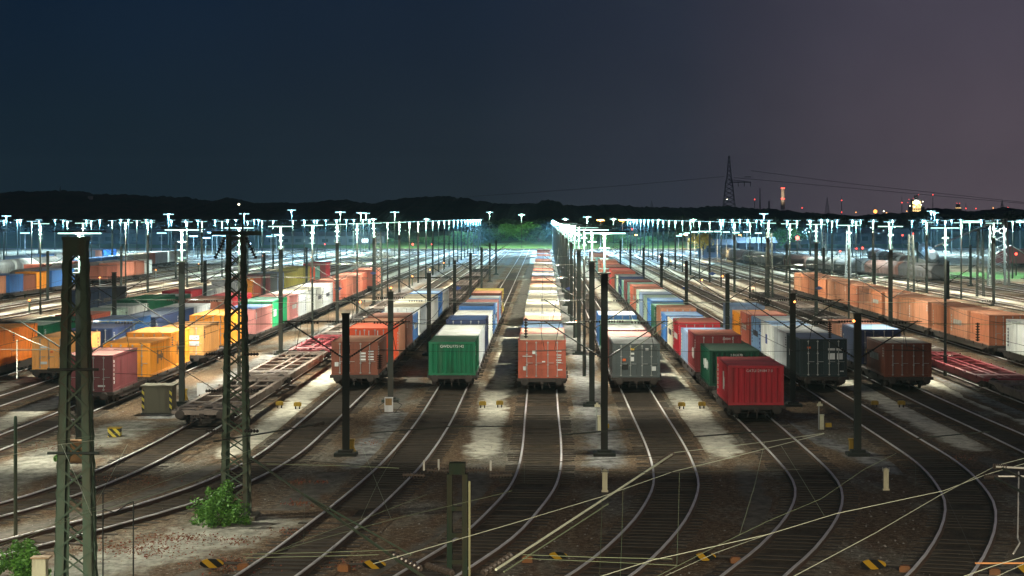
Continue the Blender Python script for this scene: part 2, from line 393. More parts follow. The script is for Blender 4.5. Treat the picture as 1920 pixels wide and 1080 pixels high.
# ------------------------------------------------------------------ containers
PAL = {'RO':('rust red',(.44,.10,.055)),'SA':('salmon',(.58,.22,.14)),'CR':('cream',(.72,.66,.48)),'WH':('white',(.72,.75,.70)),'BL':('blue',(.045,.17,.46)),
 'LB':('pale blue',(.26,.46,.72)),'NV':('navy',(.028,.05,.13)),'GN':('green',(.005,.13,.056)),'DG':('dark green',(.005,.08,.042)),'RD':('bright red',(.52,.025,.04)),
 'DR':('dark red',(.24,.028,.03)),'GY':('grey',(.085,.105,.105)),'DK':('dark grey',(.022,.040,.043)),'BR':('brown',(.19,.055,.028)),'MR':('maroon',(.20,.05,.055)),
 'TB':('rusty tan',(.50,.185,.085)),'TC':('faded tan',(.64,.29,.155)),'TD':('brown tan',(.44,.155,.075)),'OR':('orange',(.82,.30,.02)),'DO':('deep orange',(.80,.20,.015)),'PO':('pale orange',(.80,.38,.11)),'TA':('tan orange',(.58,.26,.145)),'YE':('yellow',(.72,.58,.10)),
 'OL':('olive yellow',(.42,.38,.08)),'TE':('teal',(.14,.33,.27)),'PG':('pale green',(.48,.64,.52)),'PK':('pink',(.56,.22,.20)),'OX':('orange red',(.72,.085,.02)),
 'SG':('silver grey',(.42,.45,.46)),'BG':('blue grey',(.17,.24,.36)),'LG':('bright green',(.02,.42,.16)), 'RB':('red brown',(.40,.13,.08))}
LEN = {20: 6.06, 30: 9.12, 40: 12.19, 45: 13.7}
HT = {'H': 1.94, 'L': 1.73}
W2 = 1.22
def paint(k): return mat('paint_' + PAL[k][0].replace(' ', '_'), PAL[k][1], 0.5, 0, 0.22, 2.2, spec=0.45)
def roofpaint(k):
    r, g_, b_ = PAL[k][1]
    # roof colour lightened to hold the lamp glare, with patchy dust
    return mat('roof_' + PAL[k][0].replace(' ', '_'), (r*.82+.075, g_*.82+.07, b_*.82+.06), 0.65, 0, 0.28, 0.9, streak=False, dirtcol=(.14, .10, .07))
_body = {}
def corr(m, a, c, z0, z1, nrm, depth=0.036, pitch=0.28):
    """corrugated upright panel from a to c (xy), recess along -nrm"""
    a = Vector((*a, 0)); c = Vector((*c, 0)); L_ = (c-a).length; n = max(3, round(L_/pitch)); t = (c-a)/n; nr = Vector((*nrm, 0))
    pts = []
    for k in range(n):
        for (u, q) in ((0, 0), (.28, 0), (.5, 1), (.78, 1)): pts.append(a + t*(k+u) - nr*depth*q)
    pts.append(c)
    i = len(m.v)
    for p in pts: m.v += [(p.x, p.y, z0), (p.x, p.y, z1)]
    for k in range(len(pts)-1): m.f.append((i+2*k, i+2*k+2, i+2*k+3, i+2*k+1))
def body_mesh(L_, H, end):
    key = (L_, H, end)
    if key in _body: return _body[key]
    m = MB(); p = 0.13
    for x0, x1 in ((-W2, -W2+p), (W2-p, W2)):
        m.box(x0, x1, 0, p, 0, H); m.box(x0, x1, L_-p, L_, 0, H)
    for x0, x1 in ((-W2, -W2+.07), (W2-.07, W2)):
        m.box(x0, x1, p, L_-p, 0, .12); m.box(x0, x1, p, L_-p, H-.10, H)
    for y0, y1 in ((0, .10), (L_-.10, L_)):
        m.box(-W2+p, W2-p, y0, y1, 0, .11); m.box(-W2+p, W2-p, y0, y1, H-.10, H)
    corr(m, (W2-.02, p), (W2-.02, L_-p), .12, H-.10, (1, 0)); corr(m, (-W2+.02, L_-p), (-W2+.02, p), .12, H-.10, (-1, 0))
    corr(m, (W2-p, L_-.03), (-W2+p, L_-.03), .11, H-.10, (0, 1))
    if end == 'c': corr(m, (-W2+p, .02), (W2-p, .02), .11, H-.10, (0, -1), 0.075, 0.25)
    # corner castings
    for x in (-W2-.004, W2-.15):
        for y in (-.004, L_-.15):
            for z in (-.003, H-.09): m.box(x, x+.154, y, y+.154, z, z+.093)
    _body[key] = m.mesh('body'); return _body[key]
def roof_mesh(L_, H):
    key = ('roof', L_, H)
    if key in _body: return _body[key]
    m = MB(); n = int(L_/0.55); z = H-.025
    ys = []
    for k in range(n):
        for u, q in ((0, 0), (.35, 0), (.5, 1), (.85, 1)): ys.append((.1+(L_-.2)*(k+u)/n, z + .018*q))
    ys.append((L_-.1, z))
    i = 0
    for y, zz in ys: m.v += [(-W2+.07, y, zz), (W2-.07, y, zz)]
    for k in range(len(ys)-1): m.f.append((2*k, 2*k+1, 2*k+3, 2*k+2))
    _body[key] = m.mesh('roof'); return _body[key]
def door_mesh(H, s):
    key = ('door', H, s)
    if key in _body: return _body[key]
    m = MB(); x0, x1 = ((-1.085, -.006) if s < 0 else (.006, 1.085)); z0, z1 = .115, H-.105
    m.box(x0, x1, .045, .07, z0, z1)
    m.box(x0, x0+.07, .02, .045, z0, z1); m.box(x1-.07, x1, .02, .045, z0, z1)
    n = 5; hh = (z1-z0)
    for k in range(n+1):
        zc = z0+.035+(hh-.07)*k/n; m.box(x0+.07, x1-.07, .02, .045, zc-.035, zc+.035)
    for k in range(4):     # hinges
        zc = z0+.15+(hh-.3)*k/3; xe = x0-.03 if s < 0 else x1-.04
        m.box(xe, xe+.07, -.005, .02, zc-.05, zc+.05)
    _body[key] = m.mesh('door'); return _body[key]
def bar_mesh(H):
    key = ('bar', H)
    if key in _body: return _body[key]
    m = MB(); m.tube([(0, -.012, .06), (0, -.012, H-.06)], .019, 6)
    for z in (.10, .35*H, .62*H, H-.12): m.box(-.045, .045, -.03, .02, z-.03, z+.03)
    m.tube([(0, -.04, H*.40), (.30, -.04, H*.40)], .014, 5)
    _body[key] = m.mesh('locking_bar'); return _body[key]
def container(row, x, y, z, col, ft, h, roof, end, label, group, detail):
    L_, H = LEN[ft], HT[h]
    t = thing('shipping_container', label, 'container', (x, y, z), group)
    pm = paint(col)
    obj('body', body_mesh(L_, H, end), pm, t)
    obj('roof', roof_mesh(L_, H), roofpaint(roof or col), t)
    if end == 'd':
        for s in (-1, 1):
            dr = obj('door', door_mesh(H, s), pm, t)
            if detail:
                for xx in (.30, .78): obj('locking_bar', bar_mesh(H), GALV, dr, (s*xx if s > 0 else s*xx, 0, 0))
    return t

# ------------------------------------------------------------------ wagons
_wg = {}
def deck_mesh(L_, closed=False):
    key = ('deck', round(L_, 2))
    if key in _wg: return _wg[key]
    m = MB()
    for s in (-1, 1):
        a, c = (1.10, 1.29) if s > 0 else (-1.29, -1.10)
        m.box(a, c, 0, L_, .70, .845)
        # fish-bellied side sill
        i = len(m.v); xo = 1.24*s; xi = 1.15*s
        pr = [(.9, .70), (2.2, .46), (L_-2.2, .46), (L_-.9, .70)]
        for q in (xo, xi):
            for (yy, zz) in pr: m.v.append((q, yy, zz))
        m.f += [(i, i+1, i+2, i+3), (i+7, i+6, i+5, i+4), (i+1, i+5, i+6, i+2), (i, i+4, i+5, i+1), (i+2, i+6, i+7, i+3)]
    m.box(-1.10, 1.10, 0, .45, .66, .84); m.box(-1.10, 1.10, L_-.45, L_, .66, .84)
    m.box(-.30, -.16, .45, L_-.45, .52, .80); m.box(.16, .30, .45, L_-.45, .52, .80)
    y = 1.5
    while y < L_-1.2:
        m.box(-1.10, -.30, y, y+.22, .77, .83); m.box(.30, 1.10, y, y+.22, .77, .83); m.box(-.16, .16, y, y+.22, .72, .78); y += 3.1
    # platform ends over the bogies
    m.box(-1.10, 1.10, 2.2, 3.1, .825, .838); m.box(-1.10, 1.10, L_-3.1, L_-2.2, .825, .838)
    for s in (-1, 1):
        for k in range(int(L_/3)): m.box(s*1.33-.03, s*1.33+.03, 1.6+3*k, 1.7+3*k, .74, .90)
    _wg[key] = m.mesh('deck_frame'); return _wg[key]
def bogie_mesh():
    if 'bogie' in _wg: return _wg['bogie']
    m = MB()
    for s in (-1, 1):
        x0, x1 = sorted((s*.92, s*1.06))
        m.box(x0, x1, -1.25, 1.25, .44, .60); m.box(x0-.01, x1+.01, -.28, .28, .26, .44)
        for yy in (-.9, .9): m.box(x0-.02, x1+.02, yy-.17, yy+.17, .34, .63)
    m.box(-.92, .92, -.18, .18, .40, .58)
    for yy in (-.9, .9): m.tube([(-.9, yy, .44), (.9, yy, .44)], .07, 8)
    _wg['bogie'] = m.mesh('bogie'); return _wg['bogie']
def wheel_mesh():
    if 'wheel' in _wg: return _wg['wheel']
    m = MB(); m.tube([(-.06, 0, 0), (.02, 0, 0), (.025, 0, 0), (.05, 0, 0)], [.28, .28, .32, .32], 16)
    _wg['wheel'] = m.mesh('wheel'); return _wg['wheel']
def buffer_mesh():
    if 'buffer' in _wg: return _wg['buffer']
    m = MB(); m.tube([(0, 0, 0), (0, -.32, 0), (0, -.33, 0), (0, -.42, 0), (0, -.45, 0)], [.10, .09, .20, .20, .14], 12)
    _wg['buffer'] = m.mesh('buffer'); return _wg['buffer']
def coupling_mesh():
    if 'cp' in _wg: return _wg['cp']
    m = MB(); m.box(-.10, .10, -.12, 0, .56, .72); m.tube([(0, -.12, .64), (0, -.26, .60), (0, -.26, .38), (0, -.14, .30)], .035, 6)
    m.tube([(.35, 0, .62), (.36, -.18, .56), (.40, -.16, .36)], .025, 6); m.tube([(-.35, 0, .62), (-.36, -.18, .56), (-.40, -.16, .36)], .025, 6)
    _wg['cp'] = m.mesh('coupling'); return _wg['cp']
WSTEEL = mat('wagon_steel', (.040, .030, .024), .75, 0, .35, 2.2, dirtcol=(.03, .022, .017))
WRED = mat('wagon_red', (.30, .045, .055), .6, 0, .25, 1.8, streak=False)
WBROWN = mat('wagon_brown', (.22, .175, .145), .75, 0, .35, 1.2, streak=False)
WHEELM = mat('wheel_iron', (.06, .045, .035), .6, .3, .3, 3)
def wagon(x, y, L_, label, group, m=WSTEEL, near=True):
    t = thing('flat_wagon', label, 'railway wagon', (x, y, 0), group)
    obj('deck_frame', deck_mesh(L_), m, t)
    ys = [2.0, L_-2.0] + ([L_/2] if L_ > 22 else [])
    for yy in ys:
        bg = obj('bogie', bogie_mesh(), WSTEEL, t, (0, yy, 0))
        if near:
            for wy in (-.9, .9):
                for s in (-1, 1): obj('wheel', wheel_mesh(), WHEELM, bg, (s*.76, wy, .485), (0, 0, 0 if s < 0 else math.pi))
    if near:
        for s in (-1, 1): obj('buffer', buffer_mesh(), WSTEEL, t, (s*.875, 0, .70)); 
        for s in (-1, 1): obj('buffer', buffer_mesh(), WSTEEL, t, (s*.875, L_, .70), (0, 0, math.pi))
        obj('coupling', coupling_mesh(), WSTEEL, t)
    return t

def parse(s):
    out = []
    for w in s.split('|'):
        start = None; items = []; 
        for tok in w.split():
            if tok.startswith('@'): start = float(tok[1:]); continue
            if tok.startswith('+'): items.append(('gap', float(tok[1:]))); continue
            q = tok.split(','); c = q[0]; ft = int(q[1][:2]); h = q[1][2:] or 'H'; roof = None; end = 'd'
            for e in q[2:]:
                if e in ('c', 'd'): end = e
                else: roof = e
            items.append((c, ft, h, roof, end))
        out.append((start, items))
    return out
def fill(n, cols, seed):
    r = random.Random(seed); o = []
    for k in range(n):
        a = r.choice(cols); b_ = r.choice(cols); c = r.choice(cols); hh = r.choice('HHL')
        o.append(r.choice(('%s,20%s %s,20%s %s,20%s' % (a, hh, b_, hh, c, hh), '%s,40%s %s,20%s' % (a, hh, b_, hh), '%s,20%s %s,40%s' % (a, hh, b_, hh), '%s,45H' % a)))
    return ' | '.join(o)
MIX = 'RO SA WH BL CR GN TA BG PG BR RO DR SG'.split()
ROWS = {
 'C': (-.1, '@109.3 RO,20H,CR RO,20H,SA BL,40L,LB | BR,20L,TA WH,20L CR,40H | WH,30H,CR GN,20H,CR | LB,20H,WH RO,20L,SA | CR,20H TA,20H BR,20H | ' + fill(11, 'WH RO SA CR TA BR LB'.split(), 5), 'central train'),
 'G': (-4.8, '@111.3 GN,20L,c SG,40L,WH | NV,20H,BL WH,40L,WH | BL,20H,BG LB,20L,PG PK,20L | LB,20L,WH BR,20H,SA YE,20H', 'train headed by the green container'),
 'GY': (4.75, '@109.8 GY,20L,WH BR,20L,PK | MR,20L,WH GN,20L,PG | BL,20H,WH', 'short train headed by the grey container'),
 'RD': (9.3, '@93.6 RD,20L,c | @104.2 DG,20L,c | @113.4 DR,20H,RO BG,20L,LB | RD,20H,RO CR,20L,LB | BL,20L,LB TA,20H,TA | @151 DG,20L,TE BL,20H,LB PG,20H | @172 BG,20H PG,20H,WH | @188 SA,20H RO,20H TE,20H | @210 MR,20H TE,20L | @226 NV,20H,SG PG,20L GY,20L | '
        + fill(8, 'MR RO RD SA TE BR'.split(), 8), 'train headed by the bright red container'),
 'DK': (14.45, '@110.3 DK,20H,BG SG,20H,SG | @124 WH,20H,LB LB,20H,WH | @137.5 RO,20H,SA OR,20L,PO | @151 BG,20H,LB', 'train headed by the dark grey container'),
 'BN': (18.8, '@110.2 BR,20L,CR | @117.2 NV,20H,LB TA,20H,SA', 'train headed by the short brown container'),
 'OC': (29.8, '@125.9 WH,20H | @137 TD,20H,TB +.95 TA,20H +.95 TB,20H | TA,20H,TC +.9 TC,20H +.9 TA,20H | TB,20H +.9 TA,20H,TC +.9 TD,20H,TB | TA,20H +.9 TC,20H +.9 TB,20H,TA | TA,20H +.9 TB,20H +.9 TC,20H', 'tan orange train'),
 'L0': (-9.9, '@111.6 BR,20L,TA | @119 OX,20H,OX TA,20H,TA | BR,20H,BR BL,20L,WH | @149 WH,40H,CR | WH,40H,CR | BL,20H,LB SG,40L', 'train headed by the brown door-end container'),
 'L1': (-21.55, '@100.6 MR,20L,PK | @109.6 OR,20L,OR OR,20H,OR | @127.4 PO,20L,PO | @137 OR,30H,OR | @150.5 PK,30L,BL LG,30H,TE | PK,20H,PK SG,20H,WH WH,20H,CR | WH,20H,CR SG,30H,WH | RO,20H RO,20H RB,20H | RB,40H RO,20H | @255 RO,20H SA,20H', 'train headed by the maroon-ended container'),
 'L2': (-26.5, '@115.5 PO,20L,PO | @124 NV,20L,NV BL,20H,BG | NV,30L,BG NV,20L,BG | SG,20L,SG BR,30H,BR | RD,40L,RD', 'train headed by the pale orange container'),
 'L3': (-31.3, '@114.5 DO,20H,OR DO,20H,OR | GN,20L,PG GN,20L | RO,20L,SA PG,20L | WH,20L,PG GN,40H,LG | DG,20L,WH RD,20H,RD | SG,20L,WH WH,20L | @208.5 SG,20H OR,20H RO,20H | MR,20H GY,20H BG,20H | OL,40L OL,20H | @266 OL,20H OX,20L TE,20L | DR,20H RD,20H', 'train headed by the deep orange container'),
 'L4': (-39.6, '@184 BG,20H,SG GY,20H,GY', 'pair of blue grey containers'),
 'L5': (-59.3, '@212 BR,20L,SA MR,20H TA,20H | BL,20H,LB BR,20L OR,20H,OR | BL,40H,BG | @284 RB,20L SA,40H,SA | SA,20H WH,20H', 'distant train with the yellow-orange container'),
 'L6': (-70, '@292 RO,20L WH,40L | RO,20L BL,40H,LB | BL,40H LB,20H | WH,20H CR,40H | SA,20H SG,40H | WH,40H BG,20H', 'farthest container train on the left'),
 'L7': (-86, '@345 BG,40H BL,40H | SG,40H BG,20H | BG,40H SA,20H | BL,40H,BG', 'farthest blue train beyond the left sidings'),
}
BOXES = {}
for key, (x, spec, tname) in ROWS.items():
    y = 0; nb = 0; nw = 0; last = None
    for start, items in parse(spec):
        if start is not None and (y == 0 or start > y - 2): y = max(start, y) if y else start
        L_ = sum(LEN[i[1]] + .08 if i[0] != 'gap' else i[1] for i in items) + .3
        wl = L_ if L_ > 8 else 8.4
        near = y < 210
        wagon(x, y-.15, wl, 'dark flat wagon carrying containers, %s wagon of the %s' % (ORD[nw], tname), 'wagons of the ' + tname, WSTEEL, near)
        yy = y
        for it in items:
            if it[0] == 'gap': yy += it[1]; continue
            c, ft, h, roof, end = it
            size = {20: 'short', 30: 'medium', 40: 'long', 45: 'extra long'}[ft]
            lab = '%s %s container, %s back in the %s' % (PAL[c][0], size, ORD[nb], tname)
            t = container(key, x, yy, .85, c, ft, h, roof, end, lab, 'containers of the ' + tname, yy < 150)
            BOXES[(key, nb)] = (t, ft, h); nb += 1; yy += LEN[ft] + .08
        y += wl + 1.15; nw += 1

def marking_mesh(kind, L_, H, s):
    key = ('mark', kind, L_, H, s)
    if key in _body: return _body[key]
    r = random.Random(hash(kind)*7 + int(L_*10)); m = MB(); x0, x1 = sorted((s*(W2-.02), s*(W2+.006)))
    if kind == 0:
        for k in range(4): m.box(x0, x1, .30, .30+r.uniform(.22, .42), H-.32-.13*k, H-.25-.13*k)
    elif kind == 1:
        for k in range(7): m.box(x0, x1, L_*.34+.42*k, L_*.34+.42*k+.26, H*.42, H*.42+.34)
    else:
        for k in range(6): m.box(x0, x1, L_-.62, L_-.46, .3+.2*k, .3+.2*k+.13)
    _body[key] = m.mesh('side_marking'); return _body[key]
MARKW = mat('faded_white_marking', (.55, .56, .52), .6, 0, .4, 4)
MARKD = mat('faded_dark_marking', (.06, .06, .08), .6, 0, .3, 4)
_mr = random.Random(5)
for (key, nb), (t, ft, h) in BOXES.items():
    if t.location.y > 215 or key in ('C', 'GY'): continue
    light = t.children[0].material_slots[0].material.name.split('paint_')[-1] in ('white', 'cream', 'silver_grey', 'pale_green', 'pale_orange', 'yellow', 'orange', 'pale_blue', 'deep_orange')
    s_ = 1 if t.location.x < 0 else -1
    for kd in (0, 1, 2):
        if _mr.random() < (.7, .32, .5)[kd]: obj('side_marking', marking_mesh(kd, LEN[ft], HT[h], s_), MARKD if light else MARKW, t)
# lettering and patches on the nearest containers
LETT = mat('white_lettering', (.75, .76, .72), .6, 0, .1, 3)
def lettering(key, nb, s, size, loc, rot, m=LETT, name='container_number'):
    t = BOXES[(key, nb)][0]
    return obj(name, text_mesh(s, size), m, t, loc, rot)
FR = (R(90), 0, 0)
lettering('G', 0, 'GWDU775142', .20, (0, -.012, 1.50), FR)
lettering('RD', 0, 'GATU129184 7 0', .16, (.15, -.012, 1.50), FR)
lettering('RD', 1, '2 013170', .16, (.1, -.012, 1.50), FR)
lettering('RD', 2, '220541 7', .15, (.5, -.004, 1.75), FR)
for k, zz in ((0, .55), (1, .62)): pass
LFT = (R(90), 0, R(-90))
def patch(key, nb, x, z, w, h, m, name='label_patch', side=0):
    t, ft, hh = BOXES[(key, nb)]
    if side == 0: b_ = MB().box(x-w/2, x+w/2, -.006, .018, z-h/2, z+h/2)
    elif side < 0: b_ = MB().box(-W2-.008, -W2+.02, x-w/2, x+w/2, z-h/2, z+h/2)
    else: b_ = MB().box(W2-.02, W2+.008, x-w/2, x+w/2, z-h/2, z+h/2)
    return obj(name, b_, m, t)
lettering('RD', 0, 'V', .9, (-W2-.01, 1.9, .75), LFT, name='side_logo'); patch('RD', 0, 2.6, .9, .25, .8, LETT, 'side_logo', -1)
for k in range(7): patch('RD', 1, 1.2 + .42*k, .95 - .03*(k % 3), .24, .30 + .16*(k % 2), LETT, 'side_logo', -1)
for k, hh in enumerate((.55, .3, .55, .4)): patch('RD', 2, 1.5 + .34*k, .9, .2, hh, LETT, 'side_logo', -1)
PATCHW = mat('white_label', (.72, .74, .72), .6, 0, .15, 5)
PATCHO = mat('orange_label', (.85, .18, .05), .6, 0, .05, 5)
PATCHY = mat('yellow_label', (.8, .5, .05), .6, 0, .05, 5)
# rust red front container of the central train
for (x, z, w, h) in ((-.42, 1.32, .16, .17), (.86, 1.38, .26, .05), (.86, 1.18, .26, .05), (.86, 1.06, .22, .05), (.86, .92, .28, .05), (.86, .80, .24, .05), (.9, .42, .28, .06), (.08, .84, .16, .07), (-.9, .5, .14, .2), (-.75, 1.12, .5, .04)):
    patch('C', 0, x, z, w, h, PATCHW)
for (x, z, w, h, m) in ((-.62, 1.00-.1, .16, .12, PATCHO), (-.2, 1.45, .18, .10, PATCHY), (-.2, 1.22, .18, .10, PATCHW), (-.2, .94, .16, .22, PATCHW), (.55, 1.43, .16, .14, PATCHW), (-.62, .55, .4, .28, mat('black_label', (.015, .018, .018), .6, 0, .1, 4)), (.9, .45, .22, .22, PATCHW)):
    patch('GY', 0, x, z, w, h, m)
for (x, z, w, h) in ((.42, 1.12, .30, .09), (.42, .96, .30, .09), (.42, .80, .30, .09), (.85, 1.22, .28, .06), (.85, 1.08, .28, .06), (.85, .94, .28, .06), (.85, .80, .28, .06), (-.42, 1.3, .17, .17), (-.95, .55, .2, .22)):
    patch('L0', 0, x, z, w, h, PATCHW)
for (x, z, w, h, m) in ((-.75, 1.5, .18, .10, PATCHO), (.42, 1.40, .36, .13, PATCHW), (.82, 1.40, .3, .13, PATCHW), (.42, 1.05, .34, .32, PATCHW), (.85, 1.05, .3, .32, PATCHW), (.95, .28, .2, .06, PATCHW)):
    patch('DK', 0, x, z, w, h, m)
patch('BN', 1, -.62, .75, .22, .22, PATCHY)
for z in (.42, .62, .82, 1.02, 1.22, 1.42): patch('L1', 0, .28, z, .10, .12, PATCHW, 'side_number', 1)
patch('L1', 0, .68, .28, .34, .08, PATCHW)
for k, z in enumerate((1.05, .85, .62)): patch('L1', 1, -.5, z, .3, .12, PATCHO)
BLK = mat('black_lettering', (.07, .05, .045), .6, 0, .1, 3)
for k, hh in enumerate((.72, .22, .3, .62)): patch('L1', 2, 2.0 + .34*k, 1.0, .12, hh, BLK, 'side_logo', 1)
for k, hh in enumerate((.72, .2, .25, .5, .2)): patch('L1', 1, 2.2 + .34*k, .9, .12, hh, BLK, 'side_logo', 1)
for z in (1.05, .7): patch('L1', 3, .55, z, .8, .26, PATCHW); 
for (x, z, w, h) in ((-.6, 1.2, .34, .1), (.5, 1.2, .34, .1), (-.6, .35, .4, .14), (.5, .35, .4, .14)): patch('L2', 0, x, z, w, h, PATCHW)
patch('L2', 0, -.15, .95, .13, .10, PATCHO)
mat('blue_lettering', (.05, .09, .3), .6, 0, .1, 3)
for k, (ww, hh) in enumerate(((.34, .18), (.42, .06), (.42, .06), (.40, .07), (.24, .16), (.4, .06))): patch('DK', 3, .8, 1.55 - .26*k, ww, hh, MATS['blue_lettering'], 'side_logo', -1)
patch('DK', 2, 3.0, 1.0, .8, .55, MATS['blue_lettering'], 'side_logo', -1)
patch('OC', 0, .62, 1.45, .3, .22, mat('red_label', (.5, .05, .05), .6, 0, .1, 4)); patch('OC', 0, -.55, .95, .4, .4, MATS['blue_lettering'], 'side_logo')
for k in (3, 5): 
    for z in (.5, .7, .9, 1.1, 1.3): patch('OC', k, 1.0, z, .12, .14, PATCHW, 'side_number', -1)
patch('L1', 6, 1.6, 1.0, 1.6, .5, PATCHW, 'side_logo', 1)
for k in range(3): patch('L0', 1, -.55+.5*k, 1.62, .05, .36, PATCHW, 'end_stripe')

# empty flat wagons
y = 91.0; cyc = [WBROWN, WBROWN, WRED, WBROWN, WSTEEL, WBROWN, WBROWN]
nm = ['brown', 'brown', 'red', 'brown', 'dark', 'brown', 'brown']
for k, L_ in enumerate((19.6, 19.6, 17.5, 19.6, 19.6, 19.6, 19.6)):
    wagon(-14.6, y, L_, 'empty %s skeletal flat wagon, %s of the empty wagons beside the brown-headed train' % (nm[k], ORD[k]), 'empty flat wagons beside the brown-headed train', cyc[k], y < 210); y += L_ + 1.2
y = 88.0
for k, (L_, m, c) in enumerate(((20.0, WBROWN, 'dark'), (22.0, WRED, 'red'), (19.6, WBROWN, 'brown'), (19.6, WBROWN, 'brown'), (19.6, WSTEEL, 'dark'), (19.6, WBROWN, 'brown'), (19.6, WSTEEL, 'dark'))):
    wagon(23.8, y, L_, 'empty %s flat wagon, %s in the row beside the tan orange train' % (c, ORD[k]), 'empty flat wagons beside the tan orange train', m, y < 210); y += L_ + 1.2
y = 197
for k in range(7):
    wagon(-9.9, y, 19.6, 'empty dark flat wagon, %s behind the last grey container of the brown-headed train' % ORD[k], 'empty flat wagons behind the grey container', WBROWN if k % 2 else WSTEEL, False); y += 20.8

# covered hoppers / freight cars on the right, tank wagons farther back
DFRT = [mat('freight_brown', (.14, .07, .055), .7, 0, .3, 1), mat('freight_grey', (.22, .20, .18), .7, 0, .3, 1), mat('freight_dark', (.07, .075, .08), .7, 0, .3, 1), mat('freight_pale', (.36, .33, .29), .7, 0, .3, 1)]
DFN = ['brown', 'grey', 'dark', 'pale']
def hopper_mesh(L_):
    if ('hop', L_) in _wg: return _wg[('hop', L_)]
    m = MB(); n = 9; i = 0
    sec = [(-1.25, .75)] + [(-1.38*math.cos(math.pi*k/n), 1.75 + .95*math.sin(math.pi*k/n)) for k in range(n+1)] + [(1.25, .75)]
    for (y, s) in ((0, .9), (.12, 1.0), (L_-.12, 1.0), (L_, .9)):
        for (x, z) in sec: m.v.append((x*s, y, .75+(z-.75)*s))
    q = len(sec)
    for k in range(3):
        for j in range(q-1): m.f.append((k*q+j, k*q+j+1, (k+1)*q+j+1, (k+1)*q+j))
        m.f.append((k*q+q-1, k*q, (k+1)*q, (k+1)*q+q-1))
    m.f.append(tuple(range(q))[::-1]); m.f.append(tuple(range(3*q, 4*q)))
    y = 1.0
    while y < L_-.5:
        for s in (-1, 1): m.box(s*1.33-.04, s*1.33+.04, y, y+.1, .8, 1.75)
        y += 1.3
    _wg[('hop', L_)] = m.mesh('hopper_body'); return _wg[('hop', L_)]
_cnt = {}
def hopper(x, y, rz, c, place, L_=14.0):
    k = _cnt.get((place, c), 0); _cnt[(place, c)] = k+1
    t = thing('covered_wagon', '%s round-roofed wagon, %s %s one %s' % (DFN[c], ORD[k], DFN[c], place), 'railway wagon', (x, y, 0), 'round-roofed wagons ' + place, rz)
    obj('hopper_body', hopper_mesh(L_), DFRT[c], t); obj('deck_frame', deck_mesh(L_), WSTEEL, t)
    for yy in (2, L_-2): obj('bogie', bogie_mesh(), WSTEEL, t, (0, yy, 0))
pts = [(58.5, 262), (56.5, 277), (54.3, 292), (51.8, 307), (49.2, 322), (46.6, 337), (44.2, 352), (42.2, 367), (40.8, 382), (40.0, 397), (39.5, 412), (39.2, 427), (39.0, 442)]
for k, (x, y) in enumerate(pts[2:]):
    q = pts[min(k+3, len(pts)-1)]; hopper(x, y, math.atan2(-(q[0]-x), q[1]-y), (2, 0, 2, 1, 0, 2, 3, 1, 0, 3, 2)[k], 'beyond the tan orange train')
for k in range(8): hopper(58.0 + 1.4*k + (k % 2)*.5, 330 + 15.2*k, R(-5), (3, 0, 1, 0, 2, 3, 0, 1)[k], 'close under the glowing lamps')
for k in range(4): hopper(-81.0, 292 + 15.2*k, 0, (3, 1, 3, 1)[k], 'left of the farthest left container train')
for k in range(4): hopper(-64.5, 262 + 15.2*k, 0, (3, 3, 1, 3)[k], 'just behind the yellow-orange container')
TANKM = mat('tank_silver', (.24, .26, .28), .45, .2, .3, 1.2)
TANKR = mat('tank_red', (.35, .06, .06), .5, 0, .3, 1.2)
def tanker(x, y, rz, m, lab):
    t = thing('tank_wagon', lab, 'railway wagon', (x, y, 0), 'tank wagons under the far lamps', rz)
    L_ = 13.0; obj('tank', MB().tube([(0, .3, 1.9), (0, .6, 1.9), (0, L_-.6, 1.9), (0, L_-.3, 1.9)], [.7, 1.15, 1.15, .7], 18), m, t)
    obj('deck_frame', deck_mesh(L_), WSTEEL, t)
    for yy in (2, L_-2): obj('bogie', bogie_mesh(), WSTEEL, t, (0, yy, 0))
    obj('filler_dome', MB().tube([(0, L_/2, 3.0), (0, L_/2, 3.3)], .35, 10), m, t)
for k in range(7): tanker(72 + 2.3*k, 395 + 14.5*k, R(-9), TANKM, 'silver tank wagon, %s back in the line before the green strip' % ORD[k])
for k in range(3): tanker(86 + 4.0*k, 385 + 14.5*k, R(-14), TANKR, 'dark red tank wagon, %s back at the end of the green strip' % ORD[k])
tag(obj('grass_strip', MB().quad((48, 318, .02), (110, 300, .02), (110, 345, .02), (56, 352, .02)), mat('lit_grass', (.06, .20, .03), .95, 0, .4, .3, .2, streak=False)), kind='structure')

# ------------------------------------------------------------------ masts
def mb(*boxes):
    m = MB()
    for b_ in boxes: m.box(*b_)
    return m
ME = {}
ME['column'] = (lambda h: mb((-.13, .13, -.13, -.10, 0, h), (-.13, .13, .10, .13, 0, h), (-.11, .11, -.10, .10, 0, h-.01)))
def getm(k, fn):
    if k not in ME: ME[k] = fn().mesh(k)
    return ME[k]
def plinth(): return mb((-.42, .42, -.42, .42, 0, .14), (-.27, .27, -.27, .27, .14, .24))
def lampcol(): 
    m = ME['column'](6.93); m.box(-.24, .24, -.20, .20, 6.93, 6.99); return m
def catcol():
    m = ME['column'](5.40); m.box(-.16, .16, -.16, .16, 5.40, 5.44); return m
def upper():
    m = rungs(); m.tube([(0, 0, 6.99), (0, 0, 8.42)], .055, 8, .04); return m
def thinpole():
    m = rungs(); m.tube([(0, 0, 0), (0, 0, 1.2), (0, 0, 1.25), (0, 0, 8.42)], [.10, .10, .075, .05], 8); return m
def rungs(): return mb((-.20, .20, -.015, .015, 7.90, 7.925), (-.16, .16, -.015, .015, 7.50, 7.525), (-.20, .20, -.015, .015, 7.12, 7.145))
def housing(): return mb((-.95, .95, -.34, .34, 8.53, 8.58), (-.08, .08, -.08, .08, 8.42, 8.53))
